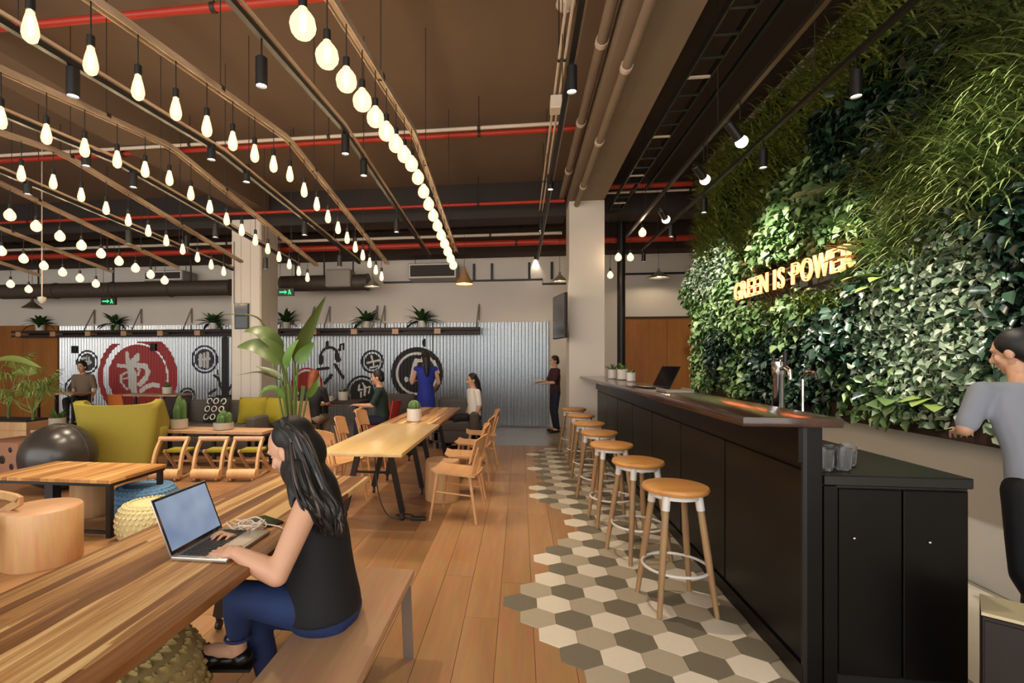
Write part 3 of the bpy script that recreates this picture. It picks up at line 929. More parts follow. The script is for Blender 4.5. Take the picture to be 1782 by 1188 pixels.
spot_me = {}
def spotlight(p, label, top, aim=None, r=.035, h=.17, watts=SPOT_W, cone=75, light=True, group='cylinder spotlights'):
    t = thing('spotlight', label, 'spotlight', p, group=group)
    if 'b' not in spot_me:
        spot_me['b'] = MB().lathe([(.03, .17), (.035, .165), (.035, 0), (.031, 0), (.031, .02)], n=16, capb=False).mesh('spot_body', M['black_metal'], smooth=True)
        spot_me['l'] = MB().lathe([(.0305, .012), (.0305, .014)], n=16).mesh('lens', M['lens'])
    b = link('spot_body', spot_me['b'], t)
    l = link('lens', spot_me['l'], t)
    k = r / .035
    MB().tube([(0, 0, h - .01), (0, 0, top - p[2])], .006, 5).build('stem', M['black_metal'], t)
    if aim is not None:
        d = (Vector(aim) - Vector(p)).normalized()
        qn = d.to_track_quat('-Z', 'Y').to_euler()
        b.rotation_euler = qn; l.rotation_euler = qn
    if light:
        ld = bpy.data.lights.new('spot_light', 'SPOT')
        ld.energy = watts; ld.spot_size = R(cone); ld.spot_blend = .7; ld.shadow_soft_size = .03
        ld.color = (1.0, .83, .62)
        lo = bpy.data.objects.new('spot_light', ld)
        C.objects.link(lo); lo.parent = t
        lo.location = (0, 0, -.005)
        if aim is not None:
            lo.rotation_euler = qn
            lo.location = d * .02
    return t

sp = [('A', 455, 150, 'large near black spotlight left of the globe bulbs'), ('A', 601, 268, 'black spotlight on the track crossing the white conduit'),
      ('A', 633, 306, 'black spotlight just behind the one at the white conduit'), ('A', 690, 404, 'distant spotlight between the globe bulbs and the second bulb row'),
      ('C', 127, 168, 'large black spotlight near the top left bulbs'), ('C', 368, 278, 'black spotlight among the bulbs under the white conduit'),
      ('C', 429, 317, 'black spotlight above the panelled column'), ('C', 530, 409, 'small distant spotlight right of the panelled column'), ('C', 591, 464, 'farthest spotlight right of the panelled column'),
      ('D', 150, 289, 'spotlight between the third and fourth bulb rows at left'), ('D', 232, 326, 'spotlight above the fourth bulb row left of the column'),
      ('D', 375, 413, 'spotlight seen just left of the panelled column'), ('D', 462, 468, 'black spotlight hanging in front of the panelled column'),
      ('E', 48, 338, 'spotlight near the left frame edge under the bulbs'), ('E', 224, 424, 'far spotlight among the fifth row of bulbs'), ('E', 325, 430, 'far spotlight in front of the dark duct')]
for k, px, py, lab in sp:
    X, top = TRK[k]
    p = at_x(px, py, X)
    spotlight(tuple(p), lab, tr_z(p.y, top))
for px, py, lab in ((995, 160, 'large black spotlight above the aisle beside the bar'), (958, 330, 'black spotlight halfway along the aisle track'), (941, 402, 'small spotlight near the far end of the aisle track'), (932, 452, 'farthest spotlight on the aisle track before the back wall')):
    p = at_x(px, py, .34)
    spotlight(tuple(p), lab, EYE + 2.0, watts=SPOT_W * 1.1)
# cylinders on the planted wall's track: they hang straight, lit at the bottom
for px, py, lab in ((1490, 168, 'nearest black spotlight in front of the dark upper planted wall'), (1328, 292, 'second black spotlight on the planted wall track'), (1225, 370, 'third black spotlight on the planted wall track'), (1168, 412, 'fourth black spotlight on the planted wall track'), (1120, 455, 'farthest black spotlight on the planted wall track')):
    p = at_x(px, py, 2.17)
    spotlight(tuple(p), lab, EYE + 2.0, watts=70, cone=80)
# brighter lamps on the thin track throw white light onto the plants
for px, py, lab, aim, w in ((1288, 243, 'bright white lamp nearest the camera aimed at the planted wall', (3.0, 4.6, 1.75), 1.35), (1225, 310, 'bright white lamp halfway along the thin track aimed at the plants', (3.0, 6.0, 2.15), 1.2), (1158, 380, 'bright white lamp at the far end of the thin track', (3.0, 7.9, 2.1), .9)):
    p = at_x(px, py, 1.7)
    t = spotlight(tuple(p), lab, EYE + 2.0, aim=aim, watts=WALL_W * w, cone=62, group='bright lamps on the planted wall')
    for ch in t.children:
        if ch.type == 'LIGHT':
            ch.data.color = (1, .95, .86); ch.data.spot_blend = .8
            dv = (Vector(aim) - p).normalized()
            ch.location = dv * .09
            MB().sphere(dv * .02, .045, 16, 12).build('globe', M['lens'], t, smooth=True)
t = spotlight((1.7, 2.6, EYE + 1.84), 'bright white lamp above the near end of the bar', EYE + 2.03, aim=(3.0, 3.7, 1.65), watts=WALL_W * .85, cone=62, group='bright lamps on the planted wall')
for ch in t.children:
    if ch.type == 'LIGHT': ch.data.color = (1, .95, .86)
# loose warm bulbs by the far column
for px, py, d, lab in ((1118, 404, 7.2, 'warm bulb hanging on the thin track in front of the far beam'), (1097, 447, 8.0, 'right one of two warm bulbs beside the black post'), (1076, 447, 8.0, 'left one of two warm bulbs beside the black post'), (1062, 478, 8.9, 'dim warm bulb close to the white column')):
    p = at_d(px, py, d)
    t = thing('globe_bulb', lab, 'light bulb', (p.x, p.y, p.z + .05), group='warm bulbs near the black post')
    b_ = link('bulb', globe_me, t); link('filament', fil_me[globe_me], b_); link('socket', socket_me, t)
    MB().tube([(0, 0, .065), (0, 0, SLAB - p.z - .05)], .0035, 5).build('cord', M['black_metal'], t)
# cone pendants near the back wall
def pendant(px, py, d, label, m, r=.17, h=.13):
    p = at_d(px, py, d)
    t = thing('pendant_lamp', label, 'pendant lamp', tuple(p))
    MB().lathe([(.02, h + .06), (.028, h), (r * .55, h * .5), (r, 0), (r - .01, 0), (r * .5, h * .45), (.02, h - .02)], n=22, capb=False, capt=False).build('shade', m, t, smooth=True)
    MB().lathe([(.0, .02), (.03, .035), (.035, .06), (.02, .09)], n=10).build('bulb', M['filament'], t, smooth=True)
    MB().tube([(0, 0, h + .05), (0, 0, SLAB - p.z)], .004, 5).build('cord', M['black_metal'], t)
pendant(648, 499, 9.8, 'grey cone pendant lamp beside the second bulb row end', M['grey_shade'])
pendant(808, 494, 9.2, 'woven straw pendant lamp at the end of the globe bulbs', M['straw_shade'], .17, .26)
pendant(974, 490, 9.6, 'grey cone pendant lamp left of the white column', M['grey_shade'])
pendant(1146, 484, 10.0, 'wide grey cone pendant lamp right of the black post', M['grey_shade'], .22, .14)
pendant(56, 536, 9.6, 'dark cone pendant lamp hanging at the far left', M['duct'])
# long thin white drop with a small sensor
p = at_d(73, 523, 7.4)
t = thing('hanging_sensor', 'small white sensor on a long thin white rod at left', 'sensor', tuple(p))
MB().tube([(0, 0, .05), (0, 0, SLAB - p.z)], .008, 6).build('rod', M['pipe_white'], t, smooth=True)
MB().lathe([(.02, -.04), (.05, 0), (.055, .05), (.02, .06)], n=14).build('housing', M['pot_white'], t, smooth=True)
# exit signs
for px, py, d, lab in ((188, 524, 9.9, 'small green lit exit sign hanging left of the column'), (497, 508, 9.5, 'small green lit exit sign right of the panelled column')):
    p = at_d(px, py, d)
    t = thing('exit_sign', lab, 'exit sign', tuple(p))
    MB().box(-.16, .16, 0, .04, -.07, .07).build('case', M['black_metal'], t)
    mb = MB()
    mb.box(-.125, .0, -.004, 0, -.012, .012)
    mb.prism([(-.02, -.035), (.03, 0), (-.02, .035)], 'y', -.004, 0)
    mb.sphere((.075, -.002, .032), (.014, .003, .014), 8, 6)
    mb.prism([(.06, .018), (.09, .018), (.1, -.01), (.115, -.045), (.1, -.045), (.08, -.01), (.06, -.045), (.045, -.045), (.065, -.005)], 'y', -.004, 0)
    mb.build('lit_symbol', M['exit_green'], t)
    for s_ in (-1, 1):
        MB().tube([(s_ * .12, .02, .07), (s_ * .12, .02, SLAB - p.z)], .004, 5).build('chain', M['pipe_dark'], t)
# ================================================================== BAR
BX0, BX1, BY0, BY1 = 1.26, 1.337, 2.40, 8.40
t = thing('bar_counter', 'long black panelled bar front facing the stools', 'bar counter', (BX0, BY0, 0))
MB().box(.012, BX1 - BX0, 0, BY1 - BY0, 0, 1.155).build('carcass', M['black_gloss'], t)
n = 7
seg_ = (BY1 - BY0 - .02) / n
for k in range(n):
    MB().rbox(0, .013, .01 + k * seg_ + .008, .01 + (k + 1) * seg_ - .008, .1, .96, .003, 1).build('front_panel', M['black_gloss'], t)
MB().rbox(-.02, .013, 0, BY1 - BY0, .99, 1.155, .004, 1).build('header_board', M['black_gloss'], t)
MB().box(-.006, .012, 0, BY1 - BY0, 0, .085).build('kick_board', M['black_gloss'], t)
MB().rbox(-.004, .016, -.004, .016, 0, 1.155, .003, 1).build('corner_trim', M['black_metal'], t)
t = thing('bar_worktop', 'long dark walnut bar top overhanging the black front', 'worktop', (.98, 2.34, 1.16))
MB().rbox(0, .41, 0, 6.06, 0, .042, .004, 2).build('slab', M['bar_top'], t, smooth=True)
MB().box(.2, .34, .08, 6.0, -.006, .001).build('fixing_batten', M['black_metal'], t)
t = thing('service_cabinet', 'black service cabinet behind the bar with two small knobs', 'cabinet', (1.34, 2.40, 0))
w = .59
MB().box(0, w - .005, .012, 5.9, .0, .9).build('body', M['black_metal'], t)
MB().rbox(0, w, -.015, 5.92, .9, .945, .004, 1).build('top', M['black_metal'], t)
for k in range(2):
    x0 = .06 + k * (w - .07) / 2; x1 = x0 + (w - .08) / 2
    d = MB().rbox(x0 + .003, x1, -.006, .013, .06, .885, .003, 1).build('door', M['black_gloss'], t)
    kn = (x0 + .06, -.012, .67) if k == 0 else (x0 + .1, -.012, .665)
    MB().sphere((kn[0], kn[1], kn[2]), .007, 10, 6).tube([(kn[0], -.004, kn[2]), (kn[0], -.012, kn[2])], .003, 6).build('knob', M['chrome'], d, smooth=True)
MB().box(0, .055, -.008, .013, 0, .895).build('end_panel', M['black_gloss'], t)

# ------------------------------------------------------------------ stools
def make_stool():
    t = thing('bar_stool', 'x', 'stool')
    MB().lathe([(.0, .672), (.165, .672), (.182, .68), (.188, .694), (.182, .708), (.165, .713), (.0, .713)], n=36, capb=False, capt=False).build('seat', M['stool_top'], t, smooth=True)
    mb = MB()
    mb.tube([(.135 * math.cos(a), .135 * math.sin(a), .659) for a in [2 * PI * i / 32 for i in range(32)]], .02, closed=True, sq=(.018, .026))
    mb.build('seat_ring', M['white_metal'], t)
    for k in range(4):
        a = PI / 4 + k * PI / 2
        c, s_ = math.cos(a), math.sin(a)
        top = Vector((.132 * c, .132 * s_, .665)); bot = Vector((.232 * c, .232 * s_, 0))
        d = bot - top
        MB().tube([top + d * .0, top + d * .5, bot], [.019, .0205, .014], 10).build('leg', M['stool_leg'], t, smooth=True)
        MB().tube([top - d * .003, top + d * .12], [.024, .023], 10).build('bracket', M['white_metal'], t, smooth=True)
    rr = .185
    MB().tube([(rr * math.cos(a), rr * math.sin(a), .235) for a in [2 * PI * i / 36 for i in range(36)]], .0085, 8, closed=True).build('foot_ring', M['white_metal'], t, smooth=True)
    return t
stool = make_stool()
seats = [(1175, 846), (1110, 802), (1064, 773), (1043, 752), (1025, 736), (1011, 722), (999, 711)]
for k, (px, py) in enumerate(seats):
    p = at_z(px, py, .705)
    lab = 'round wooden bar stool with white foot ring, %s along the bar' % ['nearest the camera', 'second from the near end', 'third from the near end', 'fourth from the near end', 'fifth from the near end', 'second from the white column', 'nearest the white column'][k]
    X = max(.80, min(p.x, .96))
    rz = R([8, 20, 5, 30, 12, 0, 25][k])
    if k == 0:
        stool.location = (X, p.y, 0.005); stool.rotation_euler = (0, 0, rz); tag(stool, lab, None, 'bar stools')
    else:
        dup(stool, (X, p.y, 0.005), rz, lab, 'bar stools')

# ------------------------------------------------------------------ leaves
def leaf_mesh(L=.5, W=.18, bend=.6, fold=.15, n=8, tip=1.0, wave=.0, notch=0, seed=0):
    """one broad leaf: along +y, face up, bending down to the tip; two halves folded on the midrib"""
    r = random.Random(seed)
    v = []; f = []
    z = 0; y = 0
    for i in range(n + 1):
        t_ = i / n
        ang = -bend * t_ * 1.2
        w = W / 2 * (math.sin(PI * min(1, t_ ** .8 * .97 + .03)) ** .75)
        if notch and i % 2: w *= 1 - notch
        if i:
            y += L / n * math.cos(ang); z += L / n * math.sin(ang)
        dz = fold * w * 2 + wave * r.uniform(-1, 1)
        v += [(-w, y, z + dz), (0, y, z), (w, y, z + fold * w * 2 + wave * r.uniform(-1, 1))]
    for i in range(n):
        a = i * 3
        f += [(a, a + 1, a + 4, a + 3), (a + 1, a + 2, a + 5, a + 4)]
    mb = MB(); mb.add(v, f)
    return mb

def potted(name, label, cat, loc, pot, pot_m, leaves, leaf_m, group=None, sphere=None):
    """pot profile + a list of (mesh MB, matrix) leaves"""
    t = thing(name, label, cat, loc, group=group)
    MB().lathe(pot, n=24, capt=False).build('pot', pot_m, t, smooth=True)
    r, z = pot[-1]
    MB().lathe([(r * .93, z - .02), (0, z - .012)], n=16, capb=False, capt=False).build('soil', M['soil'], t)
    for mb, mat in leaves:
        me = mb.mesh('leaf', leaf_m, smooth=60)
        o = link('leaf', me, t); o.matrix_local = mat
    return t

def rosette(n, L, W, z, tilt=(20, 70), seed=0, bend=.7, r0=.02):
    r = random.Random(seed)
    out = []
    for k in range(n):
        a = 2 * PI * k / n * 2.6 + r.uniform(-.3, .3)
        el = R(r.uniform(*tilt))
        l = L * r.uniform(.75, 1.1)
        mb = leaf_mesh(l, W * r.uniform(.8, 1.15), bend * r.uniform(.6, 1.3), .12, 5, seed=k)
        out.append((mb, Matrix.Translation((r0 * math.cos(a), r0 * math.sin(a), z)) @ Euler((0, 0, a - PI / 2)).to_matrix().to_4x4() @ Euler((el, 0, 0)).to_matrix().to_4x4()))
    return out

# ================================================================== PLANTED WALL
def wall_leaves(name, label, spec, centers_all, N, leaf, mat, size, seed, depth=(.02, .2), droop=.5):
    g = np.random.default_rng(seed)
    cs = np.array([c[:2] for c in centers_all]); ks = [c[2] for c in centers_all]
    Y = g.uniform(3.0 - .9, 8.32, N * 8); Z = g.uniform(1.02, 4.35, N * 8)
    d = ((Y[:, None] - cs[None, :, 0]) + g.normal(0, .10, (len(Y), 1))) ** 2 + ((Z[:, None] - cs[None, :, 1]) + g.normal(0, .10, (len(Y), 1))) ** 2
    near = np.argmin(d, axis=1)
    ok = np.array([ks[i] == spec for i in near])
    # keep the sign clear
    if True:
        sign = (np.abs(Y - 5.42) < 1.18) & (np.abs(Z - 2.3) < .16)
        if leaf == 'blade':
            sign = (np.abs(Y - 5.42) < 1.2) & (Z > 2.05) & (Z < 2.75)
        ok &= ~sign | (g.random(len(Y)) < .08)
    Y, Z = Y[ok][:N], Z[ok][:N]
    n = len(Y)
    bul = .10 * np.sin(Y * 2.3 + 1) * np.sin(Z * 2.9) + .07 * np.sin(Y * 5.1) * np.cos(Z * 6.3)
    X = 2.93 - .06 - g.uniform(depth[0], depth[1], n) - np.clip(bul, -.05, .14)
    insign = (np.abs(Y - 5.42) < 1.2) & (np.abs(Z - 2.3) < .2)
    X = np.where(insign, np.maximum(X, 2.84), X)
    mb_v = []; mb_f = []
    base = np.stack([X, Y, Z], 1)
    if leaf == 'leaf':
        s = size * g.uniform(.6, 1.35, n)
        # tip direction: down, outwards, sideways
        t = np.stack([-.55 + g.normal(0, .35, n), g.normal(0, .65, n), -droop + g.normal(0, .5, n)], 1)
        t /= np.linalg.norm(t, axis=1)[:, None]
        nn = np.stack([-1 + g.normal(0, .25, n), g.normal(0, .35, n), .45 + g.normal(0, .35, n)], 1)
        sd = np.cross(t, nn); sd /= np.linalg.norm(sd, axis=1)[:, None]
        nn = np.cross(sd, t)
        fo = .22 * s
        pts = [base,
               base + t * (s * .28)[:, None] + sd * (s * .34)[:, None] + nn * fo[:, None],
               base + t * (s * .68)[:, None] + sd * (s * .30)[:, None] + nn * fo[:, None],
               base + t * s[:, None] - nn * (s * .18)[:, None],
               base + t * (s * .68)[:, None] - sd * (s * .30)[:, None] + nn * fo[:, None],
               base + t * (s * .28)[:, None] - sd * (s * .34)[:, None] + nn * fo[:, None]]
        V = np.stack(pts, 1).reshape(-1, 3)
        o = np.arange(n)[:, None] * 6
        F = np.concatenate([o + np.array([[0, 1, 2, 3]]), o + np.array([[0, 3, 4, 5]])], 0)
    else:  # arching blades
        m = 6
        L = size * g.uniform(.6, 1.4, n)
        az = g.normal(0, .9, n)
        hd = np.stack([-np.cos(az), np.sin(az), np.zeros(n)], 1)
        el0 = g.uniform(.3, 1.25, n)
        w = .006 + .006 * g.random(n)
        p = base.copy(); rows_ = []
        sd = np.cross(hd, np.array([0, 0, 1.0]))
        for i in range(m + 1):
            q = i / m
            wi = w * (1 - q) ** .6 + .0006
            rows_ += [p - sd * wi[:, None], p + sd * wi[:, None]]
            el = el0 - q * (1.7 + .5 * np.sin(az * 3))
            p = p + (hd * np.cos(el)[:, None] + np.array([0, 0, 1.0]) * np.sin(el)[:, None]) * (L / m)[:, None]
        V = np.stack(rows_, 1).reshape(-1, 3)
        o = np.arange(n)[:, None] * (2 * (m + 1))
        F = np.concatenate([o + np.array([[2 * i, 2 * i + 1, 2 * i + 3, 2 * i + 2]]) for i in range(m)], 0)
    # stay on this side of the wall
    V[:, 0] = np.minimum(V[:, 0], 2.945)
    V[:, 2] = np.minimum(V[:, 2], 4.6)
    me = bpy.data.meshes.new(name)
    me.from_pydata(V.tolist(), [], F.tolist())
    me.materials.append(mat)
    me.polygons.foreach_set('use_smooth', [True] * len(me.polygons))
    o = link(name, me, LW)
    o['kind'] = 'stuff'; o['label'] = label
    return o

LW = thing('planted_wall', 'tall wall of living plants behind the bar', 'planted wall', (0, 0, 0))
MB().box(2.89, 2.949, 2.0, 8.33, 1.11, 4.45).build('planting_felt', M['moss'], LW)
# centres of each kind of planting on the wall (distance along the room, height, kind); shade is the dark-leaved species
def ctr(px, py, k):
    p = at_x(px, py, 2.78); return (p.y, p.z, k)
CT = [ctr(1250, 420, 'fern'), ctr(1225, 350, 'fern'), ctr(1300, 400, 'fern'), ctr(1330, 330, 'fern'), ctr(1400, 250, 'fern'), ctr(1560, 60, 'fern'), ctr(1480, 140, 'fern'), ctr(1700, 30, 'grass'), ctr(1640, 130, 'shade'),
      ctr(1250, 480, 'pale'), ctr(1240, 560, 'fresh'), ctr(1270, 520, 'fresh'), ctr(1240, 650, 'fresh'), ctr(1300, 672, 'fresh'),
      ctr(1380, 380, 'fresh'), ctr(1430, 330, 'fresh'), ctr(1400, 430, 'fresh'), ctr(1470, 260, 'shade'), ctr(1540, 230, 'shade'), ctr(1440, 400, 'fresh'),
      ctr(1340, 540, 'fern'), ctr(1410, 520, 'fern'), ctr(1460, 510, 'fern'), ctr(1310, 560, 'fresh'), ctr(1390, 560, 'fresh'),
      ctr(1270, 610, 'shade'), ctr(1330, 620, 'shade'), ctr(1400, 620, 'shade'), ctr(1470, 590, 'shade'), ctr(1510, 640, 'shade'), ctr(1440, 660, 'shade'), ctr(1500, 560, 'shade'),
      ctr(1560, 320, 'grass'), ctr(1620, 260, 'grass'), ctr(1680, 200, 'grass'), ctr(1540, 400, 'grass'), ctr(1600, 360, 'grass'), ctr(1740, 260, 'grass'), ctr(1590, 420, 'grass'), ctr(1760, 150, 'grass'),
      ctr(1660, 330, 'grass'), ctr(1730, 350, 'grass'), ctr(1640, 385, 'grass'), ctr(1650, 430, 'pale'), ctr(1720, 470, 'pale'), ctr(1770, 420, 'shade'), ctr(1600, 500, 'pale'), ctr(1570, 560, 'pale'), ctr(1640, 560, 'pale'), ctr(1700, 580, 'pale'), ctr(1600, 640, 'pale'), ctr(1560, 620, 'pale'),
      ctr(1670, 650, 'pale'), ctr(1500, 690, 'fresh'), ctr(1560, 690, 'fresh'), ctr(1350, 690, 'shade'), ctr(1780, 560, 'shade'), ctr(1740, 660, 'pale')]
wall_leaves('ivy_foliage', 'pale small round ivy leaves on the right half of the planted wall', 'pale', CT, 9500, 'leaf', M['leaf_pale'], .06, 1)
wall_leaves('broad_foliage', 'fresh green broad leaves around the neon sign and wall edge', 'fresh', CT, 6500, 'leaf', M['leaf_fresh'], .085, 2)
wall_leaves('deep_foliage', 'deep green glossy leaves low in the middle of the planted wall', 'shade', CT, 9000, 'leaf', M['leaf_deep'], .085, 3)
wall_leaves('grass_foliage', 'long arching grass blades high on the right of the planted wall', 'grass', CT, 9000, 'blade', M['leaf_grass'], .34, 4, (.0, .12))
wall_leaves('fern_foliage', 'olive fern fronds at the upper left edge and below the neon sign', 'fern', CT, 7500, 'blade', M['leaf_fern'], .2, 5, (.0, .12))
wall_leaves('grass_undergrowth', 'dark leaves filling behind the arching grass blades', 'grass', CT, 3000, 'leaf', M['leaf_deep'], .08, 6, (.0, .05))
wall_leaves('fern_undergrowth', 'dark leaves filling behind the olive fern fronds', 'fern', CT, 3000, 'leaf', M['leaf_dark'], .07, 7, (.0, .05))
def wall_plant(px, py, label, n, L, W, m, seed, notch=0, bend=.7, spread=80, dp=2.72):
    p = at_x(px, py, dp)
    r = random.Random(seed)
    t = thing('broad_leaf_plant', label, 'plant', tuple(p))
    for k in range(n):
        roll = R(-spread + 2 * spread * (k + .5) / n + r.uniform(-12, 12))
        l = L * r.uniform(.75, 1.15)
        mb = leaf_mesh(l, W * r.uniform(.8, 1.2), bend * r.uniform(.6, 1.2), .1, 8, notch=notch, seed=seed + k)
        # grows out of the wall (towards -x), fanned along the wall
        base = Matrix.Rotation(PI / 2, 4, 'Z')                       # +y -> -x
        fan = Matrix.Rotation(roll, 4, 'Z')
        lift = Matrix.Rotation(R(r.uniform(0, 45)), 4, 'X')
        side = Matrix.Rotation(R(-35), 4, 'Y') if False else Matrix.Identity(4)
        o = link('leaf', mb.mesh('leaf', m, smooth=60), t)
        o.matrix_local = Matrix.Translation((r.uniform(0, .06), 0, r.uniform(-.03, .03))) @ fan @ base @ lift
    MB().tube([(.03, 0, 0), (.19, 0, -.03)], .012, 6).build('stem', M['stem'], t)
    return t
wall_plant(1446, 335, 'plant with large pale lobed leaf above the neon sign', 5, .34, .24, M['leaf_pale'], 11, notch=.45)
wall_plant(1522, 452, 'large strap-leaved plant covering the end of the neon sign', 9, .36, .12, M['leaf_fresh'], 12)
wall_plant(1545, 500, 'yellow green broad-leaved plant right of the neon sign', 7, .36, .12, M['leaf_palm'], 13)
wall_plant(1390, 340, 'cluster of lobed leaves left of the large pale leaf', 6, .28, .2, M['leaf_fresh'], 14, notch=.35)
wall_plant(1555, 690, 'bright broad leaves hanging over the planter in the middle', 8, .26, .13, M['leaf_fresh'], 15)
wall_plant(1620, 700, 'light green round leaves hanging over the planter at right', 7, .2, .13, M['leaf_palm'], 16)
wall_plant(1480, 590, 'dark glossy leaves in the deep green patch', 7, .26, .11, M['leaf_deep'], 17)
# planter below the plants
t = thing('wall_planter', 'dark brown planter trough under the planted wall', 'planter', (2.72, 2.2, .95))
MB().box(0, .225, 0, 6.1, 0, .15).build('trough', M['planter_brown'], t)
MB().box(.02, .21, .02, 6.08, .145, .155).build('soil', M['soil'], t)
for k in range(7):
    MB().box(-.004, 0, .01 + k * .87, .01 + (k + 1) * .87 - .006, .005, .145).build('facing_board', M['planter_brown'], t)

# ------------------------------------------------------------------ neon sign
t = thing('neon_sign', 'orange neon letters reading GREEN IS POWER on the planted wall', 'neon sign', (2.64, 6.55, 2.2))
t.rotation_euler = (R(90), 0, R(-90))
words = 'GREEN IS POWER'
WID = {'G': .9, 'R': .82, 'E': .72, 'N': .92, 'I': .42, 'S': .76, 'P': .78, 'O': .96, 'W': 1.2, ' ': .5}
scale_ = 2.24 / sum(WID[c_] for c_ in words)
x = 0
for ch in words:
    if ch != ' ':
        cu = bpy.data.curves.new('letter', 'FONT')
        cu.body = ch
        cu.size = .29
        cu.extrude = .006
        cu.fill_mode = 'NONE'
        cu.bevel_depth = .0055
        cu.bevel_resolution = 1
        tmp = bpy.data.objects.new('letter', cu)
        C.objects.link(tmp)
        bpy.context.view_layer.update()
        me = bpy.data.meshes.new_from_object(tmp.evaluated_get(bpy.context.evaluated_depsgraph_get()))
        bpy.data.objects.remove(tmp); bpy.data.curves.remove(cu)
        me.name = 'letter'
        me.materials.clear(); me.materials.append(M['neon'])
        co = np.empty(len(me.vertices) * 3); me.vertices.foreach_get('co', co)
        w_ = co[0::3].max() - co[0::3].min(); x0_ = co[0::3].min()
        k_ = min(1.0, (WID[ch] * scale_ - .02) / w_)
        o = link('letter', me, t, (x - x0_ * k_ + .01, 0, 0)); o.scale = (k_, 1, 1)
    x += WID[ch] * scale_
MB().box(-.02, 2.2, .06, .075, -.03, -.02).build('mounting_rail', M['pipe_dark'], t)
MB().box(-.02, 2.2, .17, .185, -.03, -.02).build('mounting_rail', M['pipe_dark'], t)

# ------------------------------------------------------------------ things on the bar
for px, py, h, r, lab, sd in ((1066, 656, .13, .06, 'white pot with a spiky succulent at the far end of the bar', 1), (1083, 657, .14, .065, 'white pot with a leafy plant, middle one on the bar', 2), (1101, 659, .11, .05, 'low white pot with a small plant, nearest of three on the bar', 3)):
    p = at_z(px, py, 1.202)
    d = {1: 6.9, 2: 6.5, 3: 6.0}[sd]
    q = at_d(px, 655, d)
    x = min(1.33, max(1.06, q.x))
    potted('potted_plant', lab, 'potted plant', (x, q.y, 1.203), [(r * .8, 0), (r, .01), (r * 1.02, h)], M['pot_white'], rosette(14, .13 if sd < 3 else .07, .03, h - .02, (25, 85), sd, .5), M['leaf_mid'], group='white pots on the bar')
def laptop(label, loc, rz, lid=110, m='silver', scr='screen_off', w=.305, d=.21):
    t = thing('laptop', label, 'laptop', loc, rz)
    # hinge along local x at y=0; keyboard towards -y, lid rises from the hinge
    MB().rbox(-w / 2, w / 2, -d, 0, 0, .014, .004, 2).build('base', M[m], t, smooth=True)
    kb = MB()
    for r_ in range(6):
        for c_ in range(14):
            x = -w / 2 + .018 + c_ * (w - .036) / 14; y = -.022 - r_ * .0165
            kb.box(x + .001, x + (w - .036) / 14 - .002, y - .014, y, .0138, .0162)
    kb.build('keyboard', M['keys'], t)
    MB().box(-.05, .05, -d + .015, -.13, .0139, .0146).build('trackpad', M['pipe_white'], t)
    ld = MB().rbox(-w / 2, w / 2, -.003, .003, 0, d, .0028, 2).build('lid', M[m], t, smooth=True, loc=(0, 0, .012), rot=(-R(lid - 90), 0, 0))
    MB().box(-w / 2 + .003, w / 2 - .003, -.0042, -.003, .004, d - .004).build('bezel', M['screen_off'], ld)
    MB().box(-w / 2 + .011, w / 2 - .011, -.0049, -.0041, .016, d - .011).build('display', M[scr], ld)
    MB().tube([(-.12, 0, .012), (.12, 0, .012)], .006, 8).build('hinge', M['keys'], t)
    return t
q = at_d(1160, 668, 4.6)
laptop('dark laptop open at a slant on the far half of the bar top', (1.3, q.y, 1.203), R(-75), 118, 'black_metal')
q = at_d(1180, 672, 4.2)
t = thing('serving_tray', 'flat grey tray lying beside the dark laptop on the bar', 'tray', (1.22, q.y - .25, 1.203))
MB().rbox(-.1, .1, -.15, .15, 0, .012, .004).build('tray_base', M['grey_shade'], t)
for s_ in (-1, 1):
    MB().box(s_ * .1 - .004, s_ * .1 + .004, -.145, .145, .01, .03).build('tray_rim', M['grey_shade'], t)
# chrome beer tap
q = at_d(1372, 690, 2.9)
t = thing('beer_tap', 'shiny chrome tap tower standing behind the near end of the bar', 'tap', (1.5, q.y, .946))
MB().lathe([(.055, 0), (.055, .015), (.03, .03), (.03, .42), (.036, .43), (.036, .5), (.02, .515), (.0, .52)], n=20, capt=False).build('tower', M['chrome'], t, smooth=True)
MB().tube([(0, 0, .46), (-.0, -.08, .465), (0, -.12, .45), (0, -.13, .40)], [.014, .014, .013, .011], 10).build('spout', M['chrome'], t, smooth=True)
MB().tube([(0, -.07, .47), (0, -.075, .55)], [.008, .014], 8).build('handle', M['black_metal'], t, smooth=True)
MB().box(-.07, .07, -.2, .06, 0, .008).build('drip_tray', M['chrome'], t)
MB().tube([(.12, -.02, 0), (.12, -.02, .4), (.12, -.06, .44), (.12, -.14, .44), (.12, -.16, .40)], .009, 8).build('water_pipe', M['chrome'], t, smooth=True)
# glasses on the service top
glass_prof = [(.0, .0), (.026, .0), (.028, .004), (.036, .1), (.034, .1), (.0265, .012), (.0, .012)]
for k, (px, py) in enumerate(((1436, 818), (1448, 812), (1467, 817), (1476, 809))):
    p = at_z(px, py, .946)
    lab = ['clear ribbed tumbler nearest the bar panel', 'clear ribbed tumbler behind the one at the bar panel', 'clear ribbed tumbler in front at the open side', 'clear ribbed tumbler behind at the open side'][k]
    x = max(1.385, p.x)
    t = thing('drinking_glass', lab, 'glass', (x, p.y, .9465), group='tumblers on the service cabinet')
    MB().lathe(glass_prof, n=18, capb=False, capt=False).build('glass_body', M['glass'], t, smooth=True)
    mb = MB()
    for j in range(9):
        a = 2 * PI * j / 9
        mb.tube([(.029 * math.cos(a), .029 * math.sin(a), .008), (.0345 * math.cos(a), .0345 * math.sin(a), .07)], .0022, 5)
    mb.build('ribs', M['glass'], t, smooth=True)
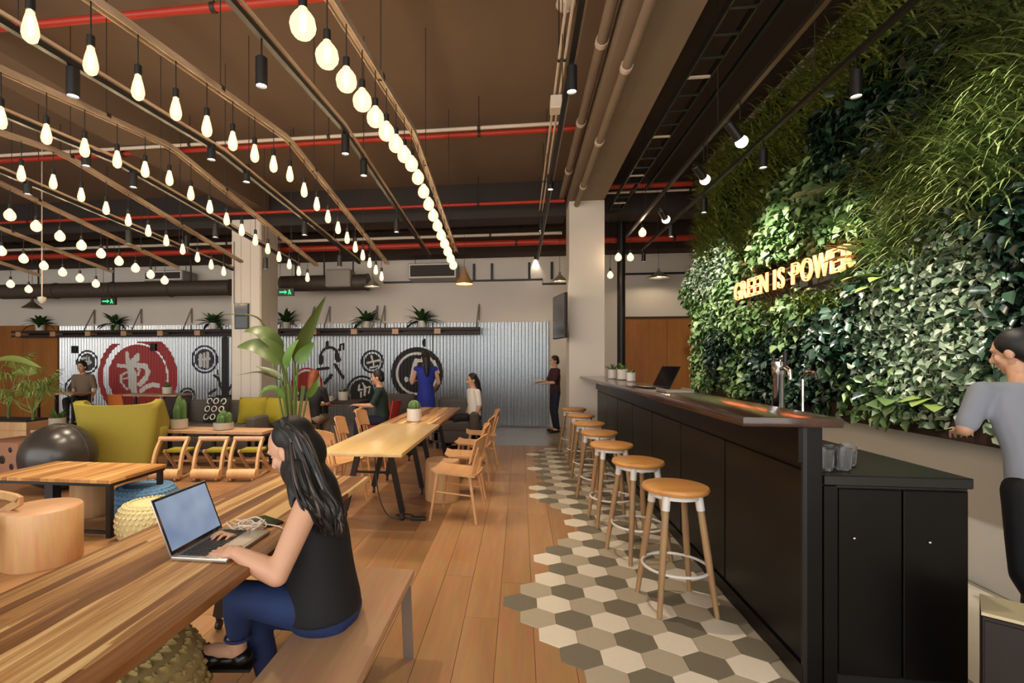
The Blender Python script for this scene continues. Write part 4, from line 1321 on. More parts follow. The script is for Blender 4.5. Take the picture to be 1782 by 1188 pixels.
# low dark box at the right edge
t = thing('low_cabinet', 'low dark brown box at the right edge, cream top imitating lit floor', 'cabinet', (1.755, 2.14, 0), R(-38))
MB().rbox(0, .62, 0, .22, 0, .475, .004, 1).build('body', M['dark_box'], t)
MB().box(.0, .62, .005, .22, .475, .487).build('top', M['lit_floor_cream'], t)  # cream colour stands for the lit floor behind the box
MB().box(.01, .61, -.008, 0, .02, .46).build('door', M['dark_box'], t)
# television on an arm at the column
p = at_d(974, 551, 8.2)
t = thing('television', 'flat television turned on an arm at the left of the white column', 'television', (p.x, p.y, p.z), R(-78))
MB().rbox(-.34, .34, -.02, .03, -.36, .36, .008).build('casing', M['black_metal'], t)
MB().box(-.325, .325, -.0245, -.0195, -.345, .345).build('screen', M['tv_glass'], t)
MB().tube([(0, .03, 0), (.06, .1, 0), (.16, .06, 0)], .02, 8).box(-.12, .12, .028, .045, -.12, .12).build('wall_arm', M['black_metal'], t)
# ================================================================== TABLES, BENCH, CHAIRS
def trestle_table(label, x0, x1, y0, y1, z, m, legs, thick=.032, name='long_table'):
    t = thing(name, label, 'table', ((x0 + x1) / 2, y0, 0))
    cx = (x0 + x1) / 2
    MB().rbox(x0 - cx, x1 - cx, 0, y1 - y0, z - thick, z, .005, 2).build('table_top', m, t, smooth=True)
    MB().box(x0 - cx + .12, x1 - cx - .12, .3, y1 - y0 - .3, z - thick - .04, z - thick).build('apron', M['black_metal'], t)
    for ly in legs:
        for s_, tx, bx in ((-1, -.2, -.38), (1, .06, .16)):
            lg = MB().tube([(tx, ly - y0, z - thick - .01), (bx, ly - y0 + .12, .075)], [.028, .016], sq=(.05, .03)).build('leg', M['black_metal'], t)
            mb = MB()
            mb.lathe([(.012, .05), (.016, .075), (.012, .085)], (bx, ly - y0 + .12, 0), 8)
            mb.tube([(bx - .009, ly - y0 + .125, .028), (bx + .009, ly - y0 + .125, .028)], .027, 14)
            mb.build('caster', M['keys'], lg, smooth=True)
        MB().tube([(-.26, ly - y0 + .05, z - .3), (.09, ly - y0 + .05, z - .3)], .012, 6).build('cross_bar', M['black_metal'], t, smooth=True)
    return t
trestle_table('near long table of streaked strand wood holding the silver laptop', -1.558, -.91, .42, 2.93, .75, M['table_strand'], (.9, 2.38))
trestle_table('middle long table with plain pale wooden top on black legs', -1.55, -.888, 3.68, 5.45, .75, M['table_light'], (4.3, 5.2))
trestle_table('far long table with streaked wooden top behind the pale one', -1.55, -.888, 5.46, 7.45, .75, M['table_strand'], (5.75, 6.95))
# floor cable under the middle table
t = thing('power_cable', 'black power cable hanging and coiled under the pale middle table', 'cable', (-1.35, 4.5, 0))
pts = [(.0, 0, .7), (.02, -.02, .45), (.06, -.04, .2), (.14, -.05, .04), (.24, -.06, .01), (.34, -.02, .01), (.36, .05, .01), (.28, .08, .012), (.2, .04, .014), (.26, -.02, .016), (.38, -.04, .01)]
def smooth_path(pts, n=6):
    P_ = [Vector(p) for p in pts]
    out = []
    for i in range(len(P_) - 1):
        a = P_[max(i - 1, 0)]; b = P_[i]; c = P_[i + 1]; d = P_[min(i + 2, len(P_) - 1)]
        for j in range(n):
            u = j / n
            out.append(.5 * ((2 * b) + (c - a) * u + (2 * a - 5 * b + 4 * c - d) * u * u + (-a + 3 * b - 3 * c + d) * u ** 3))
    out.append(P_[-1])
    return out
MB().tube(smooth_path(pts), .006, 6).build('cord', M['black_metal'], t, smooth=True)
MB().rbox(.36, .5, -.07, -.02, 0, .03, .006).build('power_strip', M['black_metal'], t)
# bench
t = thing('wooden_bench', 'long plain wooden bench beside the near table', 'bench', (-.69, .55, 0))
y1 = at_z(722, 990, .415).y - .55
MB().rbox(-.168, .168, 0, y1, .375, .415, .004, 2).build('seat', M['bench_wood'], t, smooth=True)
MB().rbox(-.155, .155, .05, .085, 0, .375, .003, 1).build('end_panel', M['bench_wood'], t)
MB().box(.1, .115, .085, y1 - .07, .3, .375).build('rail', M['bench_wood'], t)
# steel strap leg at the far right corner
for s_ in (-1, 1):
    MB().tube([(s_ * .148, y1 - .1, .376), (s_ * .15, y1 - .05, .0)], .01, sq=(.05, .008)).build('steel_leg', M['silver'], t)
MB().box(-.15, .15, y1 - .13, y1 - .07, .37, .376).build('steel_plate', M['silver'], t)

def make_chair():
    """light ply chair; faces -x in its own frame"""
    t = thing('ply_chair', 'x', 'chair')
    mb = MB()
    n = 8
    # seat: dished shell with rounded front, thickness .014
    pts = []
    def seatz(u, v): return .45 - .012 * (1 - (2 * v - 1) ** 2) + (.02 if u < .1 else 0) - .02 * u
    for zo in (0, -.018):
        for i in range(n + 1):
            for j in range(n + 1):
                u, v = i / n, j / n
                w = .21 * (1 - .12 * (1 - u)) * (1 if .06 < u < .94 else .93)
                pts.append((-.21 + .42 * u, (2 * v - 1) * w, seatz(u, v) + zo))
    f = []
    N_ = (n + 1) ** 2
    for i in range(n):
        for j in range(n):
            a = i * (n + 1) + j
            f += [(a, a + n + 1, a + n + 2, a + 1), (N_ + a, N_ + a + 1, N_ + a + n + 2, N_ + a + n + 1)]
    ring = [i * (n + 1) for i in range(n + 1)] + [n * (n + 1) + j for j in range(1, n + 1)] + [i * (n + 1) + n for i in range(n - 1, -1, -1)] + [j for j in range(n - 1, 0, -1)]
    for a, b in zip(ring, ring[1:] + ring[:1]):
        f.append((a, b, N_ + b, N_ + a))
    mb.add(pts, f)
    mb.build('seat', M['chair_wood'], t, smooth=True)
    # backrest: curved panel
    mb = MB(); pts = []
    m = 10
    for off in (0, .014):
        for i in range(m + 1):
            for j in range(5):
                u = i / m * 2 - 1; v = j / 4
                z = .56 + .21 * v - (.03 * abs(u) ** 3)
                rnd_ = .2 if v < .9 else .19
                pts.append((.2 + .06 * v - .05 * u * u + off, u * .205 * (1 - .06 * (1 - v)), z))
    f = []
    N_ = (m + 1) * 5
    for i in range(m):
        for j in range(4):
            a = i * 5 + j
            f += [(a, a + 5, a + 6, a + 1), (N_ + a, N_ + a + 1, N_ + a + 6, N_ + a + 5)]
    ring = [i * 5 for i in range(m + 1)] + [m * 5 + j for j in range(1, 5)] + [i * 5 + 4 for i in range(m - 1, -1, -1)] + [j for j in range(3, 0, -1)]
    for a, b in zip(ring, ring[1:] + ring[:1]):
        f.append((a, b, N_ + b, N_ + a))
    mb.add(pts, f)
    mb.build('backrest', M['chair_wood'], t, smooth=True)
    for s_ in (-1, 1):
        MB().tube([(.17, s_ * .16, .43), (.205, s_ * .165, .58), (.235, s_ * .165, .68)], [.014, .012, .01], 8).build('back_post', M['chair_wood'], t, smooth=True)
        for y_ in (.05, .11):
            MB().tube([(.185, s_ * y_, .43), (.225, s_ * y_, .63)], .007, 6).build('spindle', M['chair_wood'], t, smooth=True)
        MB().tube([(-.15, s_ * .15, .44), (-.205, s_ * .205, 0)], [.018, .011], 8).build('leg', M['chair_wood'], t, smooth=True)
        MB().tube([(.15, s_ * .15, .43), (.225, s_ * .2, 0)], [.018, .011], 8).build('leg', M['chair_wood'], t, smooth=True)
        MB().tube([(-.17, s_ * .17, .26), (.19, s_ * .17, .24)], .008, 6).build('stretcher', M['chair_wood'], t, smooth=True)
    return t
chair = make_chair()
ch = [(-.58, 4.62, -8, 'pale ply chair nearest the aisle at the middle table'), (-.60, 5.42, 4, 'pale ply chair behind the nearest one at the aisle side'), (-.58, 6.2, -3, 'third pale ply chair along the aisle side of the tables'),
      (-.55, 7.05, 6, 'farthest pale ply chair on the aisle side by the sofa'), (-1.86, 4.95, 238, 'pale ply chair on the plant side of the middle table'), (-1.98, 5.9, 185, 'pale ply chair behind the middle table on the plant side'),
      (-2.0, 6.75, 178, 'pale ply chair on the plant side of the far table')]
for k, (x, y, rz, lab) in enumerate(ch):
    if k == 0:
        chair.location = (x, y, 0); chair.rotation_euler = (0, 0, R(rz)); tag(chair, lab, None, 'ply chairs at the long tables')
    else:
        dup(chair, (x, y, 0), R(rz), lab, 'ply chairs at the long tables')

# ------------------------------------------------------------------ stumps, poufs, ball
def stump(px, py, d_, h, label, m='light_wood'):
    p = at_z(px, py, 0)
    t = thing('wood_stump', label, 'stool', (p.x, p.y, 0), group='round wooden stump stools')
    r = d_ / 2
    MB().lathe([(r * .97, 0), (r, .01), (r, h - .015), (r * .97, h - .004)], n=32).build('trunk', M[m], t, smooth=True)
    MB().lathe([(r * .965, h - .005), (r * .94, h), (.0, h)], n=32, capb=False, capt=False).build('seat_top', M['bench_wood'], t, smooth=True)
    return t
stump(74, 976, .48, .40, 'round wooden stump stool in front of the square table')
stump(160, 893, .34, .40, 'smaller wooden stump stool under the square table')
stump(770, 868, .36, .42, 'pale wooden stump stool behind the nearest ply chair')

def pouf(loc, r, h, m, label, name='knitted_pouf', rows_=9, cols=34):
    """squat cushion with raised knit stitches"""
    t = thing(name, label, 'pouf', loc, group='knitted poufs')
    def prof(v):   # v 0..1 from floor to top
        a = PI * (v * .93 + .035)
        return (r * (.35 + .65 * math.sin(a) ** .55) if v < 1 else 0, h * (1 - math.cos(PI * v)) / 2)
    pr = [(prof(i / 14)[0] if i < 14 else r * .3, prof(i / 14)[1]) for i in range(15)]
    MB().lathe(pr, n=36).build('cover', M[m], t, smooth=True)
    mb = MB()
    for i in range(rows_):
        v = .18 + .74 * i / (rows_ - 1)
        rr, z = prof(v); r2, z2 = prof(v + .05)
        for j in range(cols):
            a = 2 * PI * (j + .5 * (i % 2)) / cols
            c, s_ = math.cos(a), math.sin(a)
            p = Vector((rr * c, rr * s_, z))
            q = Vector((r2 * math.cos(a + .06), r2 * math.sin(a + .06), z2))
            q2 = Vector((r2 * math.cos(a - .06), r2 * math.sin(a - .06), z2))
            for e in (q, q2):
                mb.tube([p * 1.0, p.lerp(e, .5) * 1.008, e * 1.0], [.006, .0105, .005], 4, cap=False)
    o = mb.build('knit_stitches', M[m], t, smooth=True)
    o['kind'] = 'stuff'
    return t
p = at_z(252, 900, 0); pouf((p.x, p.y, 0), .28, .30, 'blue_knit', 'blue knitted pouf under the square table')
p = at_z(268, 936, 0); pouf((p.x - .02, p.y, 0), .25, .30, 'cream_knit', 'cream knitted pouf between the square table and near table')
pouf((-1.52, 1.62, 0), .37, .40, 'wicker', 'large straw-coloured woven pouf under the near table')
p = at_z(103, 850, 0)
t = thing('exercise_ball', 'large dark grey exercise ball beside the yellow armchair', 'ball', (p.x, p.y, 0))
MB().sphere((0, 0, .37), .37, 32, 24).build('ball_skin', M['ball'], t, smooth=True)
MB().tube([(.372 * math.cos(a), .0, .37 + .372 * math.sin(a)) for a in [2 * PI * i / 40 for i in range(40)]], .004, 5, closed=True).build('seam', M['ball'], t)
MB().lathe([(.012, 0), (.012, .006)], (0, 0, .735), 10).build('plug', M['keys'], t)

# ------------------------------------------------------------------ square table with black frame
a = at_z(197, 836, .48); b = at_z(286, 807, .48); x1 = (a.x + b.x) / 2; x0 = x1 - 1.16
t = thing('square_table', 'low square wooden table with thin black metal frame', 'table', (x1, a.y, 0))
dy = b.y - a.y
n = 6
for k in range(n):
    MB().rbox(x0 - x1 + 1.16 * k / n + .001, x0 - x1 + 1.16 * (k + 1) / n - .001, 0, dy, .45, .48, .003, 1).build('top_plank', M['table_square'], t)
MB().box(x0 - x1 + .01, -.01, .01, dy - .01, .425, .45).build('frame', M['black_metal'], t)
for x in (x0 - x1 + .04, -.04):
    for y in (.04, dy - .04):
        MB().box(x - .02, x + .02, y - .02, y + .02, 0, .45).build('leg', M['black_metal'], t)
for y in (.04, dy - .04):
    MB().box(x0 - x1 + .04, -.04, y - .012, y + .012, .03, .055).build('stretcher', M['black_metal'], t)
MB().box(-.052, -.028, .04, dy - .04, .03, .055).build('stretcher', M['black_metal'], t)
MB().box(x0 - x1 + .45, x0 - x1 + .53, .1, .18, 0, .45).build('centre_post', M['black_metal'], t)

# lounge chair cut by the left frame edge
p = at_z(30, 1000, 0)
t = thing('lounge_chair', 'bent wooden lounge chair cut off by the left frame edge', 'chair', (p.x - .42, p.y - .12, 0), R(-8))
for s_ in (-1, 1):
    MB().tube(smooth_path([(.36, s_ * .26, .0), (.26, s_ * .26, .2), (.12, s_ * .26, .36), (.3, s_ * .26, .48), (-.1, s_ * .26, .5), (-.3, s_ * .26, .42)], 5), .02, sq=(.05, .028)).build('side_frame', M['light_wood'], t)
    MB().tube([(-.1, s_ * .26, .49), (-.4, s_ * .26, 0)], .02, sq=(.045, .03)).build('leg', M['light_wood'], t)
MB().rbox(-.3, .25, -.24, .24, .3, .36, .02).build('seat', M['dark_fabric'], t, smooth=True)
MB().rbox(-.36, -.28, -.24, .24, .36, .82, .02).build('backrest', M['dark_fabric'], t, smooth=True)

# ------------------------------------------------------------------ yellow armchair (seen from behind)
p = at_z(205, 835, 0)
t = thing('wing_armchair', 'mustard yellow wing armchair turned away from the camera', 'armchair', (p.x - .22, p.y + .35, 0), R(26))
mb = MB(); nu, nv = 20, 10
def shell(u, v, off):
    # u -1..1 around the back (wings forward at the ends), v 0..1 upward
    a = u * 1.75
    flare = 1 + .30 * v
    hw = (.36 - off) * flare; hd = (.30 - off)
    w_ = min(1, abs(u) / .52)
    x = math.copysign(hw * math.sin(w_ * PI / 2) ** .8, u)
    y = -hd + (.10 * w_ ** 3 if abs(u) <= .52 else .10 + (abs(u) - .52) * 1.15)
    top = .90 + .06 * min(1, abs(u) / .6) ** 2 - max(0, abs(u) - .66) * 1.0
    z = .16 + (top - .16) * v
    return (x, y - .05 * v, z)
vs_ = [shell(-1 + 2 * i / nu, j / nv, off) for off in (0, .07) for i in range(nu + 1) for j in range(nv + 1)]
f = []; N_ = (nu + 1) * (nv + 1)
for i in range(nu):
    for j in range(nv):
        a = i * (nv + 1) + j
        f += [(a, a + nv + 1, a + nv + 2, a + 1), (N_ + a, N_ + a + 1, N_ + a + nv + 2, N_ + a + nv + 1)]
ring = [i * (nv + 1) for i in range(nu + 1)] + [nu * (nv + 1) + j for j in range(1, nv + 1)] + [i * (nv + 1) + nv for i in range(nu - 1, -1, -1)] + [j for j in range(nv - 1, 0, -1)]
for a, b in zip(ring, ring[1:] + ring[:1]):
    f.append((a, b, N_ + b, N_ + a))
mb.add(vs_, f)
o = mb.build('wing_back', M['yellow_felt'], t, smooth=80)
MB().rbox(-.31, .31, -.22, .42, .2, .44, .05, 3).build('seat_cushion', M['yellow_felt'], t, smooth=True)
for s_ in (-1, 1):
    MB().rbox(s_ * .40 - .045, s_ * .40 + .045, -.05, .46, .42, .58, .03, 3).build('armrest', M['yellow_felt'], t, smooth=True)
    for y in (-.2, .36):
        MB().tube([(s_ * .26, y, .2), (s_ * .3, y * 1.1, 0)], [.022, .014], 8).build('leg', M['light_wood'], t, smooth=True)

# ------------------------------------------------------------------ three kneeling rockers
def make_rocker():
    t = thing('kneeling_rocker', 'x', 'stool')
    w = .165
    for s_ in (-1, 1):
        MB().tube(smooth_path([(s_ * w, -.2, .05), (s_ * w, -.19, .18), (s_ * w, -.13, .34), (s_ * w, -.02, .47)], 4), .02, sq=(.03, .05)).build('side_slat', M['light_wood'], t)
        MB().tube(smooth_path([(s_ * (w - .035), .3, .02), (s_ * (w - .035), .12, .2), (s_ * (w - .035), -.02, .33)], 4), .02, sq=(.025, .04)).build('rear_slat', M['bench_wood'], t)
        MB().tube(smooth_path([(s_ * (w - .035), -.26, .03), (s_ * (w - .035), 0, .014), (s_ * (w - .035), .34, .035)], 5), .014, sq=(.025, .025)).build('runner', M['bench_wood'], t)
    MB().tube([(-w - .02, -.02, .48), (w + .02, -.02, .48)], .03, 14).build('top_roll', M['bench_wood'], t, smooth=True)
    MB().tube([(-w - .005, -.22, .085), (w + .005, -.22, .085)], .062, 16).build('knee_roll', M['light_wood'], t, smooth=True)
    MB().rbox(-w + .03, w - .03, 0, .22, .3, .34, .015).build('seat_pad', M['yellow_cushion'], t, smooth=True)
    MB().tube([(-w, .2, .16), (w, .2, .16)], .014, 8).build('cross_bar', M['light_wood'], t, smooth=True)
    return t
rk = make_rocker()
for k, px in enumerate((287, 363, 426)):
    p = at_z(px, 838, 0)
    lab = 'low bent-wood kneeling rocker, ' + ['leftmost of three, beside the yellow armchair', 'middle one of three below the cactus bench', 'rightmost of three, beside the woman'][k]
    if k == 0:
        rk.location = (p.x - .05, p.y + .25, 0); rk.rotation_euler = (0, 0, R(8)); tag(rk, lab, None, 'kneeling rockers')
    else:
        dup(rk, (p.x - .08, p.y + .25, 0), R(8), lab, 'kneeling rockers')

# ------------------------------------------------------------------ long low benches with pots
def low_bench(label, px0, px1, py, z, depth=.4):
    a = at_z(px0, py, z); b = at_z(px1, py, z)
    y = (a.y + b.y) / 2
    t = thing('console_bench', label, 'bench', ((a.x + b.x) / 2, y, 0))
    w = (b.x - a.x) / 2
    for k in range(2):
        MB().rbox(-w, w, depth * k / 2 + .002, depth * (k + 1) / 2 - .002, z - .04, z, .003, 1).build('top_plank', M['bench_wood'], t)
    for k in range(3):
        x = -w + .06 + (2 * w - .12) * k / 2
        for yy in (.03, depth - .07):
            MB().box(x - .02, x + .02, yy, yy + .04, 0, z - .04).build('leg', M['black_metal'], t)
    MB().box(-w + .04, w - .04, depth - .06, depth - .04, .1, .14).build('stretcher', M['black_metal'], t)
    return t, y
_, yb = low_bench('low wooden bench with cactus pots behind the kneeling rockers', 276, 462, 750, .5)
_, yb2 = low_bench('low wooden bench behind the exercise ball at left', 46, 150, 749, .5)

def cactus(px, d_, h, w, label, loc_y, z, kind='columns', potm='pot_concrete'):
    p = at_y(px, 740, loc_y)
    t = thing('potted_cactus', label, 'potted plant', (p.x, loc_y, z))
    MB().lathe([(w * .85, 0), (w, .01), (w, h)], n=24, capt=False).build('pot', M[potm], t, smooth=True)
    MB().lathe([(w * .95, h - .02), (0, h - .015)], n=16, capb=False, capt=False).build('soil', M['soil'], t)
    def col(x, y, r, hh):
        mb = MB(); prof = []
        n = 16
        vs_ = []; fs = []
        m = 8
        for i in range(m + 1):
            v = i / m
            rr = r * (1 if v < .75 else math.cos((v - .75) / .25 * PI / 2 * .96))
            for j in range(n):
                k = rr * (1 if j % 2 else .8)
                a = 2 * PI * j / n
                vs_.append((x + k * math.cos(a), y + k * math.sin(a), h - .02 + hh * v))
        for i in range(m):
            for j in range(n):
                fs.append((i * n + j, i * n + (j + 1) % n, (i + 1) * n + (j + 1) % n, (i + 1) * n + j))
        fs.append(tuple(m * n + j for j in range(n)))
        mb.add(vs_, fs)
        return mb.build('cactus_column', M['cactus'], t, smooth=True)
    if kind == 'columns':
        for dx, dy_, r, hh in ((0, 0, .05, .32), (-.06, .03, .04, .24), (.06, .02, .042, .27), (.02, -.06, .035, .2), (-.03, -.05, .03, .18)):
            col(dx * w / .12, dy_ * w / .12, r * w / .12, hh * d_)
    else:
        mb = MB().sphere((0, 0, h + w * .35), (w * .75, w * .75, w * .7), 18, 12)
        mb.build('cactus_ball', M['cactus'], t, smooth=True)
        for j in range(10):
            a = 2 * PI * j / 10
            MB().tube([(w * .78 * math.cos(a) * math.sin(q), w * .78 * math.sin(a) * math.sin(q), h + w * .35 - w * .72 * math.cos(q)) for q in [PI * i / 8 for i in range(1, 9)]], .006, 4).build('rib', M['leaf_fresh'], t)
    return t
cactus(312, 1.1, .14, .11, 'tall column cactus in a pale square pot on the low bench', yb + .18, .501)
cactus(389, .6, .10, .13, 'low wide pot of small cacti on the low bench', yb + .18, .501)
p = at_y(100, 740, yb2 + .2)
potted('potted_plant', 'pale square pot with small green plant on the left bench', 'potted plant', (p.x, yb2 + .2, .501), [(.085, 0), (.1, .01), (.1, .15)], M['pot_concrete'], rosette(16, .2, .035, .12, (35, 85), 4, .5), M['leaf_mid'])
# ball cactus on the far long table
p = at_z(721, 733, .75)
cactus(721, .6, .15, .085, 'ball cactus in a white pot on the far long table', p.y, .751, 'ball', 'pot_white')

# ------------------------------------------------------------------ sofas and cushions
def sofa(label, x0, x1, y, z_top, depth=.85, face=1, m='grey_fabric', rz=0):
    t = thing('sofa', label, 'sofa', ((x0 + x1) / 2, y, 0), rz)
    w = (x1 - x0) / 2
    MB().rbox(-w, w, 0, depth, .1, .3, .03, 2).build('base', M[m], t, smooth=True)
    yb_ = (depth - .2, depth) if face > 0 else (0, .2)
    MB().rbox(-w, w, yb_[0], yb_[1], .25, z_top, .05, 3).build('backrest', M[m], t, smooth=True)
    n = max(1, round(2 * w / .75))
    for k in range(n):
        a = -w + .12 + (2 * w - .24) * k / n; b = -w + .12 + (2 * w - .24) * (k + 1) / n
        yy = (.02, depth - .2) if face > 0 else (.2, depth - .02)
        MB().rbox(a + .005, b - .005, yy[0], yy[1], .28, .45, .04, 3).build('seat_cushion', M[m], t, smooth=True)
    for s_ in (-1, 1):
        MB().rbox(s_ * (w - .07) - .07, s_ * (w - .07) + .07, 0, depth, .1, .6, .04, 3).build('armrest', M[m], t, smooth=True)
        for yy in (.06, depth - .06):
            MB().lathe([(.02, 0), (.025, .1)], (s_ * (w - .08), yy, 0), 8).build('foot', M['black_metal'], t)
    return t
Ysofa = 6.75
xa = at_y(272, 700, 7.4).x; xb = at_y(470, 700, 7.4).x
sofa('long grey sofa with yellow cushions behind the cactus bench', xa, xb - .05, Ysofa + .25, .80)
def cushion(p, label, m, rz=0, tilt=-20, s_=.42, pat=None):
    t = thing('cushion', label, 'cushion', p, rz)
    mb = MB(); n = 10; vs_ = []
    for sgn in (-1, 1):
        for i in range(n + 1):
            for j in range(n + 1):
                u = i / n * 2 - 1; v = j / n * 2 - 1
                th_ = .07 * (1 - u ** 4) * (1 - v ** 4)
                k = 1 - .05 * (1 - abs(u * v))
                vs_.append((u * s_ / 2 * k, sgn * th_, s_ / 2 + v * s_ / 2 * k))
    f = []; N_ = (n + 1) ** 2
    for i in range(n):
        for j in range(n):
            a = i * (n + 1) + j
            f += [(a, a + 1, a + n + 2, a + n + 1), (N_ + a, N_ + a + n + 1, N_ + a + n + 2, N_ + a + 1)]
    mb.add(vs_, f)
    o = mb.build('cover', m, t, smooth=80, rot=(R(tilt), 0, 0))
    if pat:
        q = MB()
        for k in range(9):
            cx = -.13 + .13 * (k % 3); cz = s_ / 2 - .13 + .13 * (k // 3)
            q.tube([(cx + .045 * math.cos(a), -.068 + .25 * (abs(cx) + abs(cz - s_ / 2)) ** 2, cz + .045 * math.sin(a)) for a in [2 * PI * i / 10 for i in range(10)]], .009, 4, closed=True)
        q.build('print', pat, o)
    MB().tube([(-s_ / 2, 0, 0), (s_ / 2, 0, 0), (s_ / 2, 0, s_), (-s_ / 2, 0, s_)], .006, 5, closed=True).build('piping', m, t, rot=(R(tilt), 0, 0))
    return t
zc = .46
for px, m, lab, rz, pt in ((300, 'dark_fabric', 'dark charcoal cushion at the left end of the grey sofa', 10, None), (372, 'dark_fabric', 'black cushion with white ring print on the grey sofa', -6, 'paper'), (436, 'yellow_cushion', 'olive yellow cushion leaning on the grey sofa', 12, None), (472, 'yellow_cushion', 'mustard cushion at the right end of the grey sofa', -14, None)):
    p = at_y(px, 720, 7.45)
    cushion((p.x, 7.46, zc), lab, M[m], R(rz), -18, .42, M[pt] if pt else None)
# grey sofa and lounge at the back of the tables on the right
xa = at_y(775, 720, 8.6).x; xb = at_y(836, 720, 8.6).x
sofa('short grey sofa in front of the corrugated wall by the aisle', xa - .15, xb, 8.1, .78)
xa = at_y(655, 720, 8.8).x; xb = at_y(712, 720, 8.8).x
sofa('small grey sofa behind the far table below the round signs', xa, xb, 8.6, .82)

# ------------------------------------------------------------------ wall shelf with brackets and plants
xs0 = at_y(30, 577, BACK - .15).x; xs1 = at_y(836, 570, BACK - .15).x
zs = at_y(600, 573, BACK - .15).z
t = thing('wall_shelf', 'long rough brown pallet shelf above the corrugated wall', 'shelf', (xs0, BACK - .3, zs))
Ls = xs1 - xs0
for yy in (0, .09, .18):
    MB().box(0, Ls, yy, yy + .075, .0, .022).build('board', M['planter_brown'], t)
MB().box(0, Ls, -.004, .02, -.04, .022).build('front_board', M['planter_brown'], t)
MB().box(0, Ls, -.002, .02, -.135, -.09).build('front_board', M['planter_brown'], t)
MB().box(0, Ls, .2, .22, -.135, 0).build('back_board', M['dark_box'], t)
k = 0
x = .2
while x < Ls:
    MB().box(x - .07, x + .07, -.008, .25, -.12, -.005).build('block', M['bench_wood'], t)
    x += .95
for px in (545, 572, 655, 668, 833, 242, 330, 160):
    xx = at_y(px, 550, BACK - .1).x - xs0
    br = MB()
    br.tube([(xx, .27, .02), (xx, .27, .55)], .01, sq=(.03, .02))
    br.tube([(xx, .27, .54), (xx - .04, .02, .022)], .01, sq=(.025, .02))
    br.build('bracket', M['grey_shade'], t)
for px, lab, sz in ((70, 'leftmost of the potted plants on the high shelf', 1.1), (200, 'second potted plant from the left on the high shelf', 1.2), (372, 'spreading potted plant on the shelf left of the column', 1.2), (497, 'potted plant on the shelf just right of the column', 1.1), (637, 'bushy potted plant second from the right on the shelf', 1.25), (735, 'widest potted plant, rightmost on the high shelf', 1.4)):
    p = at_y(px, 560, BACK - .17)
    potted('potted_plant', lab, 'potted plant', (p.x, BACK - .17, zs + .023), [(.075, 0), (.09, .01), (.105, .15)], M['pot_white'], rosette(34, .36 * sz, .10, .14, (5, 80), px, .9, .03), M['leaf_dark'], group='potted plants on the high shelf')
# small speakers fixed on the wall
for px, py, lab in ((131, 608, 'small black wall speaker at the left of the metal wall'), (268, 604, 'small black wall speaker above the red sign')):
    p = at_y(px, py, BACK - .08)
    t = thing('wall_speaker', lab, 'speaker', tuple(p))
    MB().rbox(-.06, .06, -.06, .02, -.09, .09, .01).build('cabinet', M['black_metal'], t)
    MB().lathe([(.035, 0), (.02, .01)], n=14).build('cone', M['keys'], t, loc=(0, -.062, -.02), rot=(R(90), 0, 0))
# black notice frame on the left column
p = at_d(421, 550, 8.7)
t = thing('control_panel', 'black framed panel high on the front of the panelled column', 'panel', (at_y(421, 550, 8.72).x, 8.70, at_y(421, 550, 8.72).z))
w, h = .14, .24
MB().rbox(-w, w, 0, .035, -h, h, .006).build('case', M['black_metal'], t)
for k in range(2):
    MB().box(-w + .02, w - .02, -.004, 0, -h + .02 + k * h, -h + (k + 1) * h - .01).build('screen', M['screen_off'], t)
MB().tube([(-w - .02, .02, h), (-w - .02, .02, 1.4)], .006, 5).build('cable', M['black_metal'], t)

# ------------------------------------------------------------------ tables and seats at the back
def cafe_table(label, px, py, w, d_, z=.74, m='planter_brown', Y=None):
    p = at_z(px, py, z)
    if Y: p = at_y(px, py, Y)
    t = thing('cafe_table', label, 'table', (p.x, p.y, 0))
    MB().rbox(-w / 2, w / 2, -d_ / 2, d_ / 2, z - .035, z, .004).build('table_top', M[m], t)
    for sx in (-1, 1):
        for sy in (-1, 1):
            MB().box(sx * (w / 2 - .05) - .02, sx * (w / 2 - .05) + .02, sy * (d_ / 2 - .05) - .02, sy * (d_ / 2 - .05) + .02, 0, z - .035).build('leg', M['black_metal'], t)
    return t, p
cafe_table('dark wooden table below the round signs with a white pot', 590, 694, .9, .7, Y=8.6)
p = at_y(597, 690, 8.6)
potted('potted_plant', 'white pot with small plant on the dark back table', 'potted plant', (p.x, 8.6, .741), [(.06, 0), (.08, .01), (.085, .16)], M['pot_white'], rosette(12, .13, .03, .13, (30, 85), 9, .5), M['leaf_mid'])
q = at_y(578, 692, 8.5)
t = thing('cup', 'small pale cup on the dark back table', 'cup', (q.x, 8.45, .741))
MB().lathe([(.03, 0), (.038, .09), (.034, .09), (.028, .01)], n=14, capt=False).build('cup_body', M['pot_white'], t, smooth=True)
MB().tube([(.037, 0, .07), (.06, 0, .06), (.058, 0, .03), (.034, 0, .02)], .005, 6).build('handle', M['pot_white'], t, smooth=True)
cafe_table('light wooden counter table in front of the red sign', 270, 697, 1.3, .5, .78, 'bench_wood', Y=9.3)
p = at_y(291, 690, 9.3)
potted('potted_plant', 'pinkish pot with small plant in front of the red sign', 'potted plant', (p.x, 9.3, .781), [(.07, 0), (.09, .01), (.095, .14)], M['pot_white'], rosette(10, .16, .03, .12, (40, 85), 19, .4), M['leaf_mid'])
cafe_table('pale wooden counter table at the left back', 112, 697, .9, .5, .78, 'bench_wood', Y=9.5)
